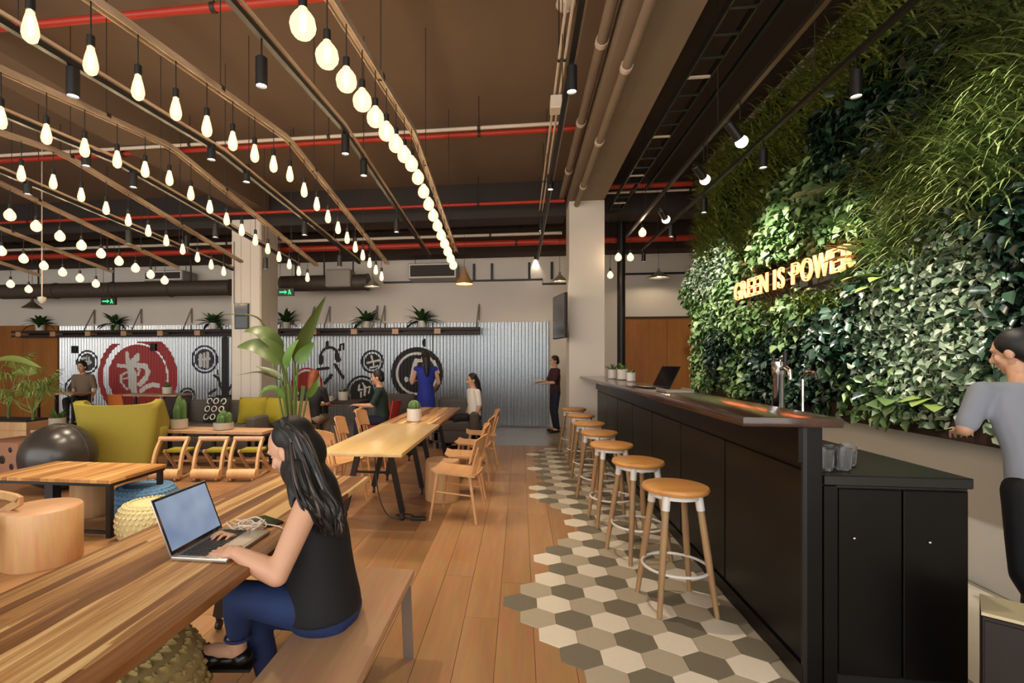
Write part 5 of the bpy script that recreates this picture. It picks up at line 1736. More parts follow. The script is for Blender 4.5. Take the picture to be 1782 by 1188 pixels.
def shell_chair(label, p, rz, m):
    t = thing('shell_chair', label, 'chair', p, rz)
    MB().rbox(-.2, .2, -.2, .2, .42, .45, .012).build('seat', M[m], t, smooth=True)
    mb = MB()
    vs_ = []
    for off in (0, .02):
        for i in range(9):
            for j in range(5):
                u = i / 4 - 1; v = j / 4
                vs_.append((u * (.2 - .03 * v), .2 + .06 * v - .06 * u * u + off, .45 + .38 * v))
    f = []
    for i in range(8):
        for j in range(4):
            a = i * 5 + j
            f += [(a, a + 5, a + 6, a + 1), (45 + a, 46 + a, 51 + a, 50 + a)]
    ring = [i * 5 for i in range(9)] + [40 + j for j in range(1, 5)] + [i * 5 + 4 for i in range(7, -1, -1)] + [3, 2, 1]
    for a, b in zip(ring, ring[1:] + ring[:1]):
        f.append((a, b, 45 + b, 45 + a))
    mb.add(vs_, f); mb.build('backrest', M[m], t, smooth=80)
    for sx in (-1, 1):
        for sy in (-1, 1):
            MB().tube([(sx * .15, sy * .15, .43), (sx * .2, sy * .2, 0)], [.014, .009], 8).build('leg', M['light_wood'], t, smooth=True)
    return t
p = at_y(218, 700, 8.6); shell_chair('orange chair behind the yellow armchair', (p.x, 8.6, 0), R(170), 'orange_cloth')
p = at_y(692, 710, 8.2); shell_chair('orange wooden chair at the far end of the far table', (p.x, 8.3, 0), R(115), 'orange_cloth')
p = at_y(664, 720, 7.5); shell_chair('red chair carrying the seated man', (p.x - .02, 7.7, 0), R(-95), 'red_cloth')
p = at_y(540, 720, 7.9); shell_chair('tan chair below the auburn-haired person', (p.x, 7.6, 0), R(185), 'bench_wood')
p = at_y(812, 720, 7.9)

# ------------------------------------------------------------------ planter box, stool with dark spots at far left
p = at_z(-10, 826, 0)
t = thing('spotted_stool', 'pinkish cube stool with dark round spots at far left', 'stool', (p.x, p.y, 0), R(-8))
MB().rbox(-.25, .4, 0, .5, 0, .42, .02, 2).build('body', M['terrazzo'], t, smooth=True)
for x, z, r in ((.14, .2, .055), (-.05, .3, .05), (.3, .12, .04), (.28, .33, .035), (-.14, .12, .05)):
    MB().lathe([(r, 0), (r * .6, .004)], n=12).build('dark_spot', M['dark_box'], t, loc=(x, -.001, z), rot=(R(90), 0, 0))
p = at_y(10, 780, 6.6)
t = thing('planter_box', 'pale wooden planter box holding the palms at far left', 'planter', (p.x, 6.6, 0))
for k in range(4):
    MB().box(-.75, .36, -.01, .0, .02 + k * .13, .14 + k * .13).build('board', M['light_wood'], t)
MB().box(-.74, .35, 0, .5, 0, .53).build('box_body', M['bench_wood'], t)
MB().box(-.72, .33, .02, .48, .53, .55).build('soil', M['soil'], t)
PALM = (p.x, 6.85)

# fan palm fronds
def palm(label, loc, n, L, seed, H=.5, leaflets=15):
    r = random.Random(seed)
    t = thing('fan_palm', label, 'plant', loc)
    MB().tube([(0, 0, 0), (0.01, 0, H * .4)], .02, 6).build('stem', M['stem'], t)
    for k in range(n):
        a = 2 * PI * k / n + r.uniform(-.3, .3)
        el = r.uniform(.5, 1.3)
        l1 = H * r.uniform(.7, 1.2)
        d = Vector((math.cos(a) * math.cos(el), math.sin(a) * math.cos(el), math.sin(el)))
        tip = d * l1 + Vector((0, 0, H * .3))
        mb = MB()
        mb.tube([(0, 0, H * .3), tip * .6, tip], [.007, .006, .004], 5)
        side = d.cross(Vector((0, 0, 1))).normalized()
        up = side.cross(d).normalized()
        for j in range(leaflets):
            b_ = -1.25 + 2.5 * j / (leaflets - 1)
            ld = (d * math.cos(b_) + side * math.sin(b_)).normalized()
            ll = L * (.65 + .35 * math.cos(b_)) * r.uniform(.85, 1.1)
            w = .009
            sd = ld.cross(up)
            sd = (sd.normalized() if sd.length > .1 else side) * w
            p0 = tip; p1 = tip + ld * ll * .45 + up * .03; p2 = tip + ld * ll * .8 + Vector((0, 0, -ll * .25)); p3 = tip + ld * ll * .95 + Vector((0, 0, -ll * .6))
            mb.add([p0, p1 - sd, p2 - sd * .8, p3, p2 + sd * .8, p1 + sd], [(0, 1, 5), (1, 2, 4, 5), (2, 3, 4)])
        mb.build('frond', M['leaf_palm'], t)
    return t
palm('drooping fan palm in the planter box at far left', (PALM[0] + .2, PALM[1], .55), 9, .36, 3, .5)
palm('pale fan palm hanging over the planter box front', (PALM[0] + .32, PALM[1] - .12, .55), 8, .34, 5, .34)
palm('taller fan palm at the very left frame edge', (PALM[0] - .3, PALM[1] + .05, .55), 8, .42, 8, .75)
# big pale banana leaf entering at the left edge
def ribbon_leaf(pts, W, n=12, fold=.12, face=(0, -1, 0), skew=0):
    """broad leaf along a smooth path; its face turned towards `face`"""
    q = smooth_path(pts, max(2, n // (len(pts) - 1)))
    k = len(q); vs_ = []; fc = Vector(face).normalized()
    for i, p in enumerate(q):
        t_ = i / (k - 1)
        d = (q[min(i + 1, k - 1)] - q[max(i - 1, 0)]).normalized()
        s_ = d.cross(fc)
        s_ = s_.normalized() if s_.length > .05 else Vector((1, 0, 0))
        nn = s_.cross(d).normalized()
        w = W / 2 * max(.015, math.sin(PI * min(1, .04 + .96 * t_ ** .8)) ** .8 * (1.12 - .55 * t_))
        vs_ += [p - s_ * w + nn * w * fold * 3, p, p + s_ * w + nn * w * fold * 3]
    f = []
    for i in range(k - 1):
        a = i * 3
        f += [(a, a + 1, a + 4, a + 3), (a + 1, a + 2, a + 5, a + 4)]
    mb = MB(); mb.add(vs_, f)
    return mb
t = thing('banana_plant', 'tall plant with one broad pale leaf reaching in at the left edge', 'plant', (at_d(-40, 700, 6.3).x, at_d(-40, 700, 6.3).y, .55))
o = Vector(t.location)
g = [at_d(-60, 660, 6.3), at_d(-10, 632, 6.2), at_d(30, 627, 6.1), at_d(72, 640, 6.0)]
ribbon_leaf([p - o for p in g], .2, face=(0, -.5, 1)).build('leaf', M['leaf_palm'], t, smooth=60)
MB().tube(smooth_path([(0, 0, 0), (.02, 0, .25), g[0] - o]), .015, 6).build('stem', M['stem'], t, smooth=True)

# ------------------------------------------------------------------ big banana plant in front of the column
D0 = 5.0
base = at_d(510, 880, D0)
t = thing('banana_plant', 'tall potted plant with big torn banana leaves before the column', 'potted plant', (base.x, base.y, 0))
MB().lathe([(.11, 0), (.135, .02), (.15, .32), (.145, .34)], n=28, capt=False).build('pot', M['pot_concrete'], t, smooth=True)
MB().lathe([(.14, .31), (0, .315)], n=20, capb=False, capt=False).build('soil', M['soil'], t)
o = Vector((base.x, base.y, 0))
def BL(path, W, stem_from, face, m='leaf_big', fold=.12):
    g = [at_d(x, y, D0 + dz) - o for x, y, dz in path]
    lf = ribbon_leaf(g, W, 14, fold, face).build('leaf', M[m], t, smooth=60)
    s0 = Vector((stem_from * .03, 0, .36))
    MB().tube(smooth_path([s0, s0.lerp(g[0], .5) + Vector((0, 0, .06)), g[0]], 5), [.014] * 5 + [.011] * 5 + [.008], 6).build('stem', M['stem'], lf, smooth=True)
BL([(512, 628, 0), (526, 592, 0), (544, 556, .0), (567, 515, 0)], .17, .6, (.8, -.6, 0))
BL([(490, 612, 0), (468, 588, -.1), (446, 576, -.12), (424, 577, -.12)], .19, -.4, (.1, -.75, .65))
BL([(492, 628, -.05), (468, 612, -.15), (440, 602, -.2), (412, 604, -.2)], .24, -.2, (.1, -.8, .55))
BL([(466, 592, .2), (456, 562, .15), (428, 548, .1), (352, 549, .1)], .08, -.6, (0, -.25, .97))
BL([(490, 662, 0), (470, 655, -.1), (448, 648, -.1), (411, 653, -.1)], .07, -.6, (0, -.3, .95))
BL([(488, 655, .1), (468, 645, .1), (444, 637, .1)], .08, -.5, (0, -.5, .8))
BL([(518, 632, -.1), (532, 612, -.1), (548, 595, -.15)], .14, .5, (.4, -.85, .2), 'leaf_mid')
BL([(498, 640, -.1), (506, 612, -.1), (520, 590, -.1)], .12, .2, (-.3, -.9, .2), 'leaf_mid')
BL([(495, 692, -.1), (478, 678, -.15), (462, 678, -.2), (450, 692, -.2)], .1, -.5, (0, -.6, .8), 'leaf_mid')
BL([(535, 690, 0), (548, 672, -.1), (556, 655, -.1)], .08, .6, (.5, -.7, .2), 'leaf_mid')
BL([(502, 668, -.2), (494, 640, -.2), (484, 618, -.2)], .08, 0, (-.6, -.7, .2))
for k in range(6):
    a = k * 1.05
    MB().tube(smooth_path([(.04 * math.cos(a), .04 * math.sin(a), .36), (.06 * math.cos(a), .06 * math.sin(a), .8), (.12 * math.cos(a), .1 * math.sin(a), 1.2)], 4), .012, 6).build('leaf_stalk', M['stem'], t, smooth=True)

# ------------------------------------------------------------------ things on the near table
hx = -1.215
laptop('open silver laptop with lit screen on the near table', (hx, (at_z(308, 975, .75).y + at_z(382, 925, .75).y) / 2, .751), R(90), 112, 'silver', 'display')
p = at_z(432, 922, .751)
t = thing('cable_coil', 'loose coil of white cable beside the laptop', 'cable', (p.x, p.y, .751))
g = []
r = random.Random(4)
for i in range(46):
    a = i * .62
    rr = .05 + .02 * math.sin(i * .9) + r.uniform(-.008, .008)
    g.append((rr * 1.1 * math.cos(a) + .012 * math.sin(i * .37), rr * .8 * math.sin(a), .008 + .028 * (.5 + .5 * math.sin(i * 1.7))))
MB().tube(smooth_path(g, 3), .0032, 5).build('cable_loop', M['cable_white'], t, smooth=True)
MB().tube(smooth_path([g[-1], (.09, .05, .006), (.14, .02, .005)], 4), .0032, 5).build('cable_end', M['cable_white'], t, smooth=True)
p = at_z(458, 912, .751)
t = thing('phone', 'black phone lying on the near table behind the cable', 'phone', (p.x, p.y + .03, .7512), R(60))
MB().rbox(-.036, .036, -.075, .075, 0, .009, .003, 2).build('case', M['black_metal'], t, smooth=True)
MB().box(-.033, .033, -.07, .07, .009, .0096).build('screen', M['screen_off'], t)
# ================================================================== PEOPLE
def cone_seg(mb, p0, r0, p1, r1, n=12):
    """tapered limb with rounded ends"""
    p0, p1 = Vector(p0), Vector(p1)
    d = (p1 - p0)
    mb.tube([p0, p0.lerp(p1, .5), p1], [r0, (r0 + r1) / 2, r1], n)
    mb.sphere(p0, r0 * .995, n, 8)
    mb.sphere(p1, r1 * .995, n, 8)

def loft(mb, rings, n=24):
    """smooth closed body through elliptic rings (centre, rx, ry)"""
    P4 = [Vector((c[0], c[1], c[2], 0)) for c, a, b in rings]
    dense = []
    m = 5
    for i in range(len(rings) - 1):
        q = [rings[max(i - 1, 0)], rings[i], rings[i + 1], rings[min(i + 2, len(rings) - 1)]]
        for j in range(m + (i == len(rings) - 2)):
            u = j / m
            k = [.5 * (-u + 2 * u * u - u ** 3), .5 * (2 - 5 * u * u + 3 * u ** 3), .5 * (u + 4 * u * u - 3 * u ** 3), .5 * (-u * u + u ** 3)]
            c = sum((Vector(q[z][0]) * k[z] for z in range(4)), Vector((0, 0, 0)))
            dense.append((c, sum(q[z][1] * k[z] for z in range(4)), sum(q[z][2] * k[z] for z in range(4))))
    vs_ = [c + Vector((a * math.cos(2 * PI * j / n), b * math.sin(2 * PI * j / n), 0)) for c, a, b in dense for j in range(n)]
    K_ = len(dense)
    f = [(i * n + j, i * n + (j + 1) % n, (i + 1) * n + (j + 1) % n, (i + 1) * n + j) for i in range(K_ - 1) for j in range(n)]
    f += [tuple(range(n))[::-1], tuple((K_ - 1) * n + j for j in range(n))]
    mb.add(vs_, f)

def fuse(name, mb, mat, parent, voxel=.01, smooth_it=6, loc=None):
    """all pieces grown together into one continuous skin"""
    me = mb.mesh(name, mat)
    o = link(name, me, None)
    md = o.modifiers.new('r', 'REMESH'); md.mode = 'VOXEL'; md.voxel_size = voxel; md.use_smooth_shade = True
    ms = o.modifiers.new('s', 'SMOOTH'); ms.factor = .5; ms.iterations = smooth_it
    bpy.context.view_layer.update()
    dg = bpy.context.evaluated_depsgraph_get()
    new = bpy.data.meshes.new_from_object(o.evaluated_get(dg))
    new.name = name
    new.materials.clear(); new.materials.append(mat)
    new.polygons.foreach_set('use_smooth', [True] * len(new.polygons))
    o.modifiers.clear(); o.data = new
    o.parent = parent
    bpy.data.meshes.remove(me)
    return o

def head_into(mb, c, fwd, up, s=1.0):
    """skull, jaw, nose, brow, lips, ears; c = head centre, fwd = facing"""
    f = Vector(fwd).normalized(); u = Vector(up); u = (u - f * u.dot(f)).normalized(); r_ = f.cross(u)
    rot = Matrix((r_, f, u)).transposed()
    c = Vector(c)
    P_ = lambda x, y, z: c + (r_ * x + f * y + u * z) * s
    mb.sphere(P_(0, -.008, .025), (.074 * s, .092 * s, .088 * s), 20, 14, rot=rot)
    mb.sphere(P_(0, .018, -.045), (.056 * s, .066 * s, .066 * s), 16, 12, rot=rot)
    mb.sphere(P_(0, .052, -.088), (.026 * s, .024 * s, .022 * s), 12, 8, rot=rot)
    mb.tube([P_(0, .082, .012), P_(0, .104, -.028)], [.009 * s, .014 * s], 8)
    mb.sphere(P_(0, .098, -.03), (.015 * s, .014 * s, .011 * s), 10, 8, rot=rot)
    mb.sphere(P_(0, .077, -.058), (.023 * s, .014 * s, .009 * s), 10, 8, rot=rot)
    mb.sphere(P_(0, .072, .03), (.05 * s, .016 * s, .014 * s), 10, 8, rot=rot)
    for k in (-1, 1):
        mb.sphere(P_(k * .076, -.006, -.012), (.010 * s, .02 * s, .03 * s), 10, 8, rot=rot)
        mb.sphere(P_(k * .036, .054, -.022), (.026 * s, .02 * s, .026 * s), 10, 8, rot=rot)
    return P_, rot

def face_bits(parent, P_, rot, s=1.0):
    for k in (-1, 1):
        MB().sphere(P_(k * .031, .0685, .008), (.011 * s, .006 * s, .004 * s), 10, 6, rot=rot).build('eye', M['paper'], parent, smooth=True)
        MB().sphere(P_(k * .031, .0735, .008), (.0045 * s, .002 * s, .004 * s), 8, 6, rot=rot).build('pupil', M['keys'], parent, smooth=True)
        MB().tube([P_(k * .014, .089, .027), P_(k * .032, .087, .031), P_(k * .05, .074, .028)], .003 * s, 5).build('eyebrow', M['hair'], parent)
    MB().sphere(P_(0, .087, -.058), (.02 * s, .006 * s, .007 * s), 10, 6, rot=rot).build('lips', M['terrazzo'], parent, smooth=True)

def hand_into(mb, wrist, d, n, side=1, curl=.35, s=1.0):
    """palm with four bent fingers of unequal length and a thumb from the palm's side.
    d: direction of the fingers, n: back-of-hand normal, side: which side the thumb is on"""
    d = Vector(d).normalized(); n = Vector(n); n = (n - d * n.dot(d)).normalized(); a = d.cross(n)
    w = Vector(wrist)
    P_ = lambda x, y, z: w + (a * x + d * y + n * z) * s
    rot = Matrix((a, d, n)).transposed()
    mb.sphere(P_(0, .045, 0), (.038 * s, .05 * s, .014 * s), 14, 10, rot=rot)
    mb.tube([P_(0, -.01, 0), P_(0, .04, 0)], [.022 * s, .026 * s], 10)
    for k, (x, L_) in enumerate(((-.03, .062), (-.0105, .076), (.0105, .08), (.03, .07))):
        x *= -side
        p0 = P_(x * .85, .078, .0)
        p1 = P_(x * 1.08, .078 + L_ * .48, .008 - curl * .01)
        p2 = P_(x * 1.15, .078 + L_ * .78, -.008 * curl * 2)
        p3 = P_(x * 1.17, .078 + L_ * .96, -.030 * curl * 2)
        mb.tube([p0, p1, p2, p3], [.0088 * s, .0085 * s, .0076 * s, .0065 * s], 8)
        for q, rr in ((p0, .0088), (p1, .0086), (p2, .0077), (p3, .0066)):
            mb.sphere(q, rr * s, 8, 6)
    t0 = P_(.03 * side, .022, -.004); t1 = P_(.052 * side, .052, -.008); t2 = P_(.058 * side, .085, -.014)
    mb.tube([t0, t1, t2], [.013 * s, .0105 * s, .0075 * s], 8)
    for q, rr in ((t0, .013), (t1, .0105), (t2, .0076)):
        mb.sphere(q, rr * s, 8, 6)

# ------------------------------------------------------------------ the woman at the laptop
def V(x, y, d): return at_d(x, y, d)
W0 = thing('person', 'woman with long dark hair in black sleeveless top typing on a laptop', 'person', (-.74, 1.93, .415))
OFF = Vector((-.74, 1.93, .415))
def L3(v): return Vector(v) - OFF
head = L3(V(507, 782, 2.03))
fwd = Vector((-.86, .10, -.50)); upv = Vector((-.42, .05, .9))
neck0 = L3(V(548, 868, 2.02)); 
shL = L3(V(535, 880, 1.84)); shR = L3(V(548, 868, 2.17))
elL = L3(V(482, 1000, 1.70)); wrL = L3(V(412, 962, 1.745))
elR = L3(V(470, 985, 2.22)); wrR = L3(V(428, 938, 2.03))
mb = MB()
P_, rot = head_into(mb, head, fwd, upv, 1.0)
cone_seg(mb, head + Vector((.03, 0, -.06)), .05, neck0 + Vector((0, 0, .01)), .056)
cone_seg(mb, neck0, .06, shL, .046); cone_seg(mb, neck0, .06, shR, .046)
cone_seg(mb, shL, .05, elL, .039, 14); cone_seg(mb, elL, .040, elL.lerp(wrL, .35), .041, 14); cone_seg(mb, elL.lerp(wrL, .35), .041, wrL, .025, 14)
cone_seg(mb, shR, .05, elR, .039, 14); cone_seg(mb, elR, .040, wrR, .025, 14)
tgt = L3(V(377, 958, 1.80)); hand_into(mb, wrL, tgt - wrL, (.1, -.2, 1), 1, .55, .98)
tgtR = L3(V(396, 930, 1.95)); hand_into(mb, wrR, tgtR - wrR, (.1, .2, 1), -1, .55, .98)
cone_seg(mb, neck0 + Vector((0, 0, -.02)), .075, L3(V(557, 960, 2.0)), .09)
hipL = L3(V(560, 1066, 1.93)); hipR = L3(V(560, 1062, 2.10))
knL = L3(V(418, 1038, 1.88)); anL = L3(V(414, 1108, 1.95))
knR = L3(V(440, 1060, 2.08)); anR = Vector((knR.x + .10, knR.y - .02, .09 - OFF.z))
toeL = L3(V(338, 1122, 1.95)); toeR = anR + Vector((-.2, .02, -.08))
cone_seg(mb, L3(V(557, 960, 2.0)), .09, (hipL + hipR) / 2 + Vector((0, 0, .03)), .085)
for h_, k_, a_, t_ in ((hipL, knL, anL, toeL), (hipR, knR, anR, toeR)):
    cone_seg(mb, (hipL + hipR) / 2, .07, h_, .07); cone_seg(mb, h_, .07, k_, .05); cone_seg(mb, k_, .048, a_, .034)
    d_ = t_ - a_; d_.z = 0; d_.normalize()
    e_ = a_ + Vector((0, 0, -.058))
    cone_seg(mb, a_, .034, e_, .034); cone_seg(mb, e_, .034, e_ + d_ * .10, .032); cone_seg(mb, e_ + d_ * .1, .03, e_ + d_ * .16 + Vector((0, 0, -.008)), .024)
fuse('body', mb, M['skin'], W0, .0052, 5)
face_bits(W0, P_, rot)
# black sleeveless top, loose at the hem
mb = MB()
RT = Matrix.Rotation(R(-8), 3, 'Y')
loft(mb, [(L3(V(x, y, 2.0)), rx, ry) for x, y, rx, ry in ((563, 1058, .150, .178), (562, 1035, .145, .175), (560, 1005, .132, .168), (557, 965, .121, .165), (554, 925, .113, .165), (551, 895, .095, .150), (549, 876, .06, .10))])
cone_seg(mb, L3(V(545, 880, 2.0)), .065, shL + Vector((.012, .03, -.012)), .045)
cone_seg(mb, L3(V(545, 880, 2.0)), .065, shR + Vector((.012, -.02, -.012)), .045)
fuse('black_top', mb, M['top_black'], W0, .008, 8)
# jeans
mb = MB()
mb.sphere((hipL + hipR) / 2 + Vector((.015, 0, .02)), (.145, .175, .10), 20, 12)
mb.sphere((hipL + hipR) / 2 + Vector((.03, -.06, -.0)), (.11, .10, .085), 16, 12)
mb.sphere((hipL + hipR) / 2 + Vector((.03, .06, -.0)), (.11, .10, .085), 16, 12)
cone_seg(mb, hipL + Vector((-.02, 0, .01)), .092, knL, .062, 16)
cone_seg(mb, knL, .062, knL.lerp(anL, .4), .058, 14); cone_seg(mb, knL.lerp(anL, .4), .058, knL.lerp(anL, .82), .045, 14)
cone_seg(mb, hipR, .09, knR, .064, 16); cone_seg(mb, knR, .063, anR, .045, 14)
fuse('jeans', mb, M['denim'], W0, .008, 6)
# seams and hem on the jeans
MB().tube([knL.lerp(anL, .86) + Vector((.047 * math.cos(a), .047 * math.sin(a), -.02)) for a in [2 * PI * i / 18 for i in range(18)]], .006, 6, closed=True).build('hem', M['denim'], W0, smooth=True)
# ankles and shoes
def shoe(ank, toe, name):
    d = (toe - ank); d.z = 0; d.normalize()
    h = ank + Vector((0, 0, -.06))
    mb = MB()
    rot = Matrix.Rotation(math.atan2(d.y, d.x), 3, 'Z')
    z = Vector((0, 0, -.017))
    for q, rx, ry, rz in ((-.015, .045, .042, .034), (.04, .06, .042, .024), (.10, .065, .045, .032), (.155, .06, .043, .032), (.19, .045, .034, .024)):
        mb.sphere(h + d * q + z, (rx, ry, rz), 14, 10, rot=rot)
    # opening
    s = fuse(name, mb, M['shoe_black'], W0, .007, 4)
    MB().box(-.06, .235, -.036, .036, -.006, .006).build('sole', M['keys'], s, loc=h + Vector((0, 0, -.052)), rot=(0, 0, math.atan2(d.y, d.x)))
    b = MB()
    side = Vector((-d.y, d.x, 0))
    for k in (-1, 1):
        b.tube([h + d * .13 + side * k * .004 + Vector((0, 0, .012)), h + d * .13 + side * k * .03 + Vector((0, 0, .018)), h + d * .12 + side * k * .028 + Vector((0, 0, .006))], .006, 6)
    b.build('bow', M['shoe_black'], s, smooth=True)
shoe(anL, toeL, 'shoe')
shoe(anR, toeR, 'shoe')
# hair: cap, long mass down the back, loose strands
mb = MB()
hr = rot
mb.sphere(P_(0, -.036, .042), (.084, .09, .086), 20, 14, rot=hr)
mb.sphere(P_(0, -.075, -.03), (.082, .06, .09), 18, 12, rot=hr)
for k in (-1, 1):
    mb.sphere(P_(k * .066, -.055, -.03), (.026, .04, .085), 12, 10, rot=hr)
hb = [L3(V(525, 815, 2.0)), L3(V(553, 850, 1.97)), L3(V(572, 890, 1.95)), L3(V(588, 925, 1.95))]
for a, b, r0, r1 in ((hb[0], hb[1], .085, .083), (hb[1], hb[2], .083, .066), (hb[2], hb[3], .066, .03)):
    cone_seg(mb, a, r0, b, r1, 14)
hb2 = [L3(V(520, 815, 1.92)), L3(V(530, 850, 1.87)), L3(V(556, 890, 1.84)), L3(V(575, 920, 1.84))]
for a, b, r0, r1 in ((hb2[0], hb2[1], .05, .045), (hb2[1], hb2[2], .045, .035), (hb2[2], hb2[3], .035, .014)):
    cone_seg(mb, a, r0, b, r1, 12)
cone_seg(mb, P_(-.07, -.05, -.02), .035, L3(V(512, 850, 1.93)), .03); cone_seg(mb, L3(V(512, 850, 1.93)), .03, L3(V(508, 880, 1.88)), .010)
hair = fuse('hair', mb, M['hair'], W0, .0075, 5)
r = random.Random(2)
for k in range(150):
    u = r.random()
    q = r.uniform(-1, 1)
    # from the crown over the side or back of the head, then down the back
    a_ = P_(q * .05 - .02, -.02 - .05 * r.random(), .118)
    b_ = P_(-.088 + .03 * r.random() + .06 * max(0, q), -.05 - .07 * u, .01)
    b2 = L3(V(512 + 52 * u + r.uniform(-5, 5), 842 + r.uniform(-8, 8), 1.885 + .03 * r.random() - .055 * (1 - u)))
    c_ = L3(V(530 + 58 * u + r.uniform(-8, 8), 885 + r.uniform(-8, 8), 1.85 + r.uniform(-.02, .02) - .05 * (1 - u)))
    d_ = L3(V(556 + 38 * u + r.uniform(-10, 8), 918 + r.uniform(-16, 14), 1.85 + r.uniform(-.02, .02)))
    pts = smooth_path([a_, b_, b2, c_, d_] if k % 2 else [b_, b2, c_, d_], 5)
    n_ = len(pts)
    MB().tube(pts, [.0055 * min(1, 3.2 * (1 - i / n_)) + .001 for i in range(n_)], 5).build('hair_strand', M['hair_hi'] if k % 7 == 0 else M['hair'], hair, smooth=True)

# ------------------------------------------------------------------ smaller figures
def figure(label, loc, rz, pose, top, bottom, hairm, s=1.0, dress=False, long_hair=False, arms=None, group=None, voxel=.014, shoes='shoe_black', lean=0, head_fwd=None):
    t = thing('person', label, 'person', loc, rz, group)
    # local frame: faces -y
    if pose == 'stand':
        hip, kn, an = .88, .48, .08
        H = [Vector((k * .085, 0, hip)) for k in (-1, 1)]
        K = [Vector((k * .09, -.03, kn)) for k in (-1, 1)]
        A = [Vector((k * .09, .03, an)) for k in (-1, 1)]
    elif pose == 'walk':
        hip = .86
        H = [Vector((k * .085, 0, hip)) for k in (-1, 1)]
        K = [Vector((-.09, -.22, .5)), Vector((.09, .02, .46))]
        A = [Vector((-.09, -.30, .10)), Vector((.09, .36, .2))]
    else:
        hip = .53
        H = [Vector((k * .09, 0, hip)) for k in (-1, 1)]
        K = [Vector((k * .1, -.4, hip + .0)) for k in (-1, 1)]
        A = [Vector((k * .1, -.38, .1)) for k in (-1, 1)]
    ln = lambda z: Vector((0, -lean * (z - hip), 0))
    chest = Vector((0, 0, hip + .38)) + ln(hip + .38); nk = Vector((0, 0, hip + .53)) + ln(hip + .53)
    hd = Vector((0, -.02, hip + .68)) + ln(hip + .68)
    S = [Vector((k * .175, 0, hip + .47)) + ln(hip + .47) for k in (-1, 1)]
    if arms is None:
        arms = [(Vector((k * .22, .0, hip + .22)), Vector((k * .2, -.08, hip + .02))) for k in (-1, 1)]
    else:
        arms = [(Vector(a), Vector(b)) for a, b in arms]
    mb = MB()
    hf = Vector(head_fwd) if head_fwd else Vector((0, -1, -.15))
    P_, rot = head_into(mb, hd, hf, (0, 0, 1), 1.0)
    cone_seg(mb, hd + Vector((0, .01, -.05)), .05, nk, .055)
    cone_seg(mb, nk, .06, chest, .07)
    for k in (0, 1):
        e, w = arms[k]
        cone_seg(mb, S[k], .045, e, .037); cone_seg(mb, e, .038, w, .025)
        hand_into(mb, w, (w - e), (0, -.3, 1), 1 if k else -1, .6)
        cone_seg(mb, chest, .07, Vector((0, 0, hip + .1)), .07); cone_seg(mb, Vector((0, 0, hip + .1)), .07, H[k], .065)
        cone_seg(mb, H[k], .066, K[k], .048); cone_seg(mb, K[k], .048, A[k], .032)
        cone_seg(mb, A[k], .034, A[k] + Vector((0, -.13, -.045)), .026)
    fuse('body', mb, M['skin'], t, voxel * .62, 3)
    face_bits(t, P_, rot)
    mb = MB()
    loft(mb, [(Vector((0, 0, hip + q)) + ln(hip + q), a, b) for q, a, b in ((-.06, .155, .115), (.06, .15, .11), (.18, .138, .102), (.32, .16, .112), (.42, .165, .10), (.49, .12, .075), (.53, .065, .06))], 18)
    for k in (0, 1):
        cone_seg(mb, nk + Vector((0, 0, -.06)), .06, S[k], .055)
        if not dress:
            e, w = arms[k]
            cone_seg(mb, S[k], .06, S[k].lerp(e, .85), .05)
    if dress:
        cone_seg(mb, Vector((0, 0, hip + .1)), .14, Vector((0, 0, hip - .05)), .17); cone_seg(mb, Vector((0, 0, hip - .05)), .17, Vector((0, .0, hip - .32)), .19)
    fuse('dress' if dress else 'shirt', mb, M[top], t, voxel, 4)
    if not dress:
        mb = MB()
        mb.sphere((0, 0, hip + .01), (.15, .115, .1), 16, 10)
        for k in (0, 1):
            cone_seg(mb, H[k], .09, K[k], .066); cone_seg(mb, K[k], .066, A[k] + Vector((0, 0, .02)), .048)
        fuse('trousers', mb, M[bottom], t, voxel, 4)
    for k in (0, 1):
        mb = MB()
        for q, rr in ((0, .04), (-.07, .042), (-.14, .035)):
            mb.sphere(A[k] + Vector((0, q, -.042)), (.042, .06, .036), 12, 8)
        fuse('shoe', mb, M[shoes], t, .012, 3)
    mb = MB()
    mb.sphere(P_(0, -.022, .036), (.086, .096, .092), 16, 12, rot=rot)
    mb.sphere(P_(0, -.06, -.02), (.078, .055, .07), 14, 10, rot=rot)
    if long_hair:
        cone_seg(mb, P_(0, -.07, -.03), .075, P_(0, -.1, -.2), .06); cone_seg(mb, P_(0, -.1, -.2), .06, P_(0, -.1, -.34), .03)
    fuse('hair', mb, M[hairm], t, .011, 4)
    t.scale = (s, s, s)
    return t
# woman in a blue dress, standing behind the far table
p = at_d(741, 640, 8.75)
figure('woman in a royal blue dress standing with her back turned near the round sign', (p.x, p.y, 0), R(200), 'stand', 'blue_dress', 'skin', 'hair', .97, dress=True, long_hair=True, arms=[((-.24, -.02, 1.1), (-.2, -.2, .98)), ((.24, -.06, 1.1), (.16, -.26, 1.12))])
# person in dark clothes by the column, walking towards the tables
p = at_z(966, 752, 0)
fg = figure('person in dark maroon top and dark trousers standing by the white column', (p.x, p.y, 0), R(-75), 'stand', 'maroon', 'denim_dark', 'hair', .93, arms=[((-.2, -.1, 1.1), (-.1, -.34, 1.08)), ((.2, -.1, 1.1), (.1, -.34, 1.08))])
t = thing('open_folder', 'pale folder held by the person by the white column', 'folder', (p.x - .36, p.y - .1, 1.06), R(-75))
MB().box(-.16, .16, -.11, .11, 0, .006).build('cover', M['paper'], t)
MB().box(-.15, .15, -.10, .10, .006, .012).build('sheets', M['pot_white'], t)
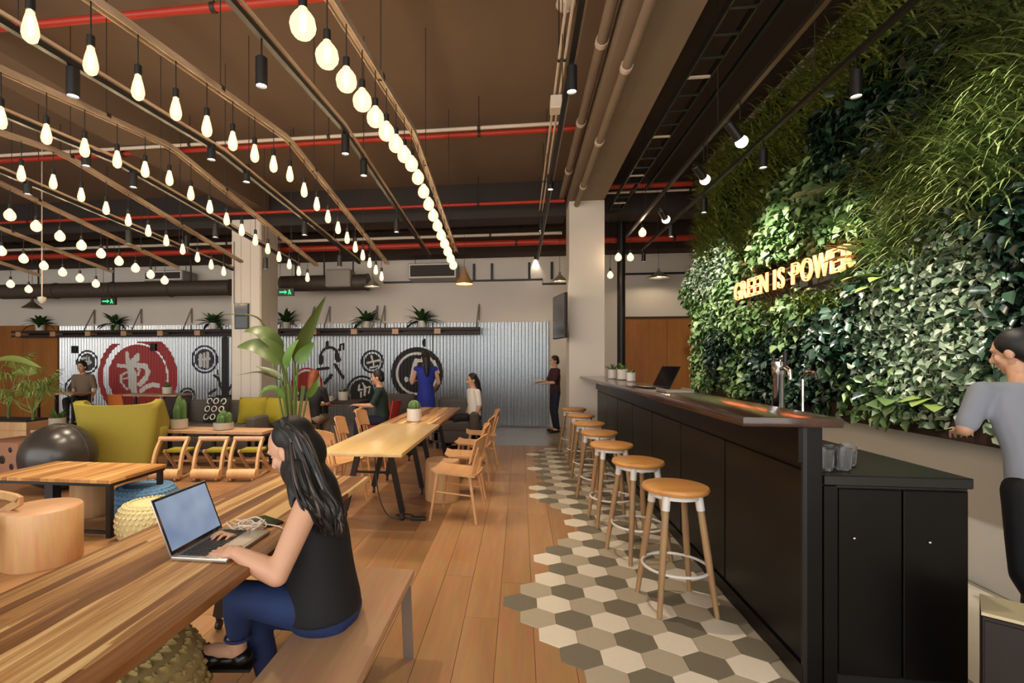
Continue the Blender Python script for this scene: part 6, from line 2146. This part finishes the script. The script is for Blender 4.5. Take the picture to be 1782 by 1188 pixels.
# seated figures
p = at_y(664, 720, 7.5)
figure('man in dark green shirt seated on the red chair', (p.x - .02, 7.7, -.02), R(-80), 'sit', 'green_shirt', 'denim_dark', 'hair', 1.0, lean=.12, arms=[((-.2, -.16, .78), (-.12, -.36, .72)), ((.2, -.16, .78), (.1, -.38, .78))])
p = at_y(540, 720, 7.6)
figure('auburn-haired person seated with the back to the camera', (p.x, 7.6, -.02), R(178), 'sit', 'top_black', 'taupe', 'hair_orange', 1.0, long_hair=True, lean=.2, arms=[((-.22, -.14, .8), (-.16, -.38, .74)), ((.22, -.14, .8), (.16, -.38, .74))])
p = at_y(826, 700, 8.45)
figure('girl with dark hair seated on the short grey sofa by the aisle', (p.x, 8.45, -.02), R(-62), 'sit', 'paper', 'top_black', 'hair', .95, long_hair=True, lean=.05)
p = at_y(144, 690, 9.9)
figure('person in a taupe shirt seated at the left back counter', (p.x, 9.95, .05), R(10), 'sit', 'taupe', 'dark_fabric', 'hair', 1.05, lean=.1)
p2 = at_y(144, 690, 9.9)
t = thing('counter_stool', 'plain stool under the person at the left back counter', 'stool', (p2.x, 9.98, 0))
MB().lathe([(.17, .44), (.18, .455), (.17, .47)], n=20).build('seat', M['bench_wood'], t, smooth=True)
for k in range(4):
    a = PI / 4 + k * PI / 2
    MB().tube([(.12 * math.cos(a), .12 * math.sin(a), .45), (.18 * math.cos(a), .18 * math.sin(a), 0)], .014, 8).build('leg', M['black_metal'], t, smooth=True)
# sheet of paper by the auburn-haired person
p = at_y(550, 705, 8.1)
t = thing('paper_sheet', 'white sheet of paper lying on the small table by the auburn-haired person', 'paper', (p.x, 8.15, .742), R(20))
MB().box(-.15, .15, -.11, .11, 0, .004).build('sheet', M['paper'], t)
cafe_table('small wooden table in front of the auburn-haired person', 548, 705, .42, .36, .74, 'bench_wood', Y=8.12)
# man hurrying through the aisle behind the bar
figure('person in grey shirt and black trousers hurrying past behind the bar', (2.45, 2.64, 0), R(165), 'walk', 'grey_shirt', 'top_black', 'hair', .97, lean=.34, voxel=.011,
       arms=[((-.25, .05, 1.12), (-.16, -.2, 1.02)), ((.26, -.12, 1.14), (.16, -.40, 1.10))], head_fwd=(.65, -.75, -.25))
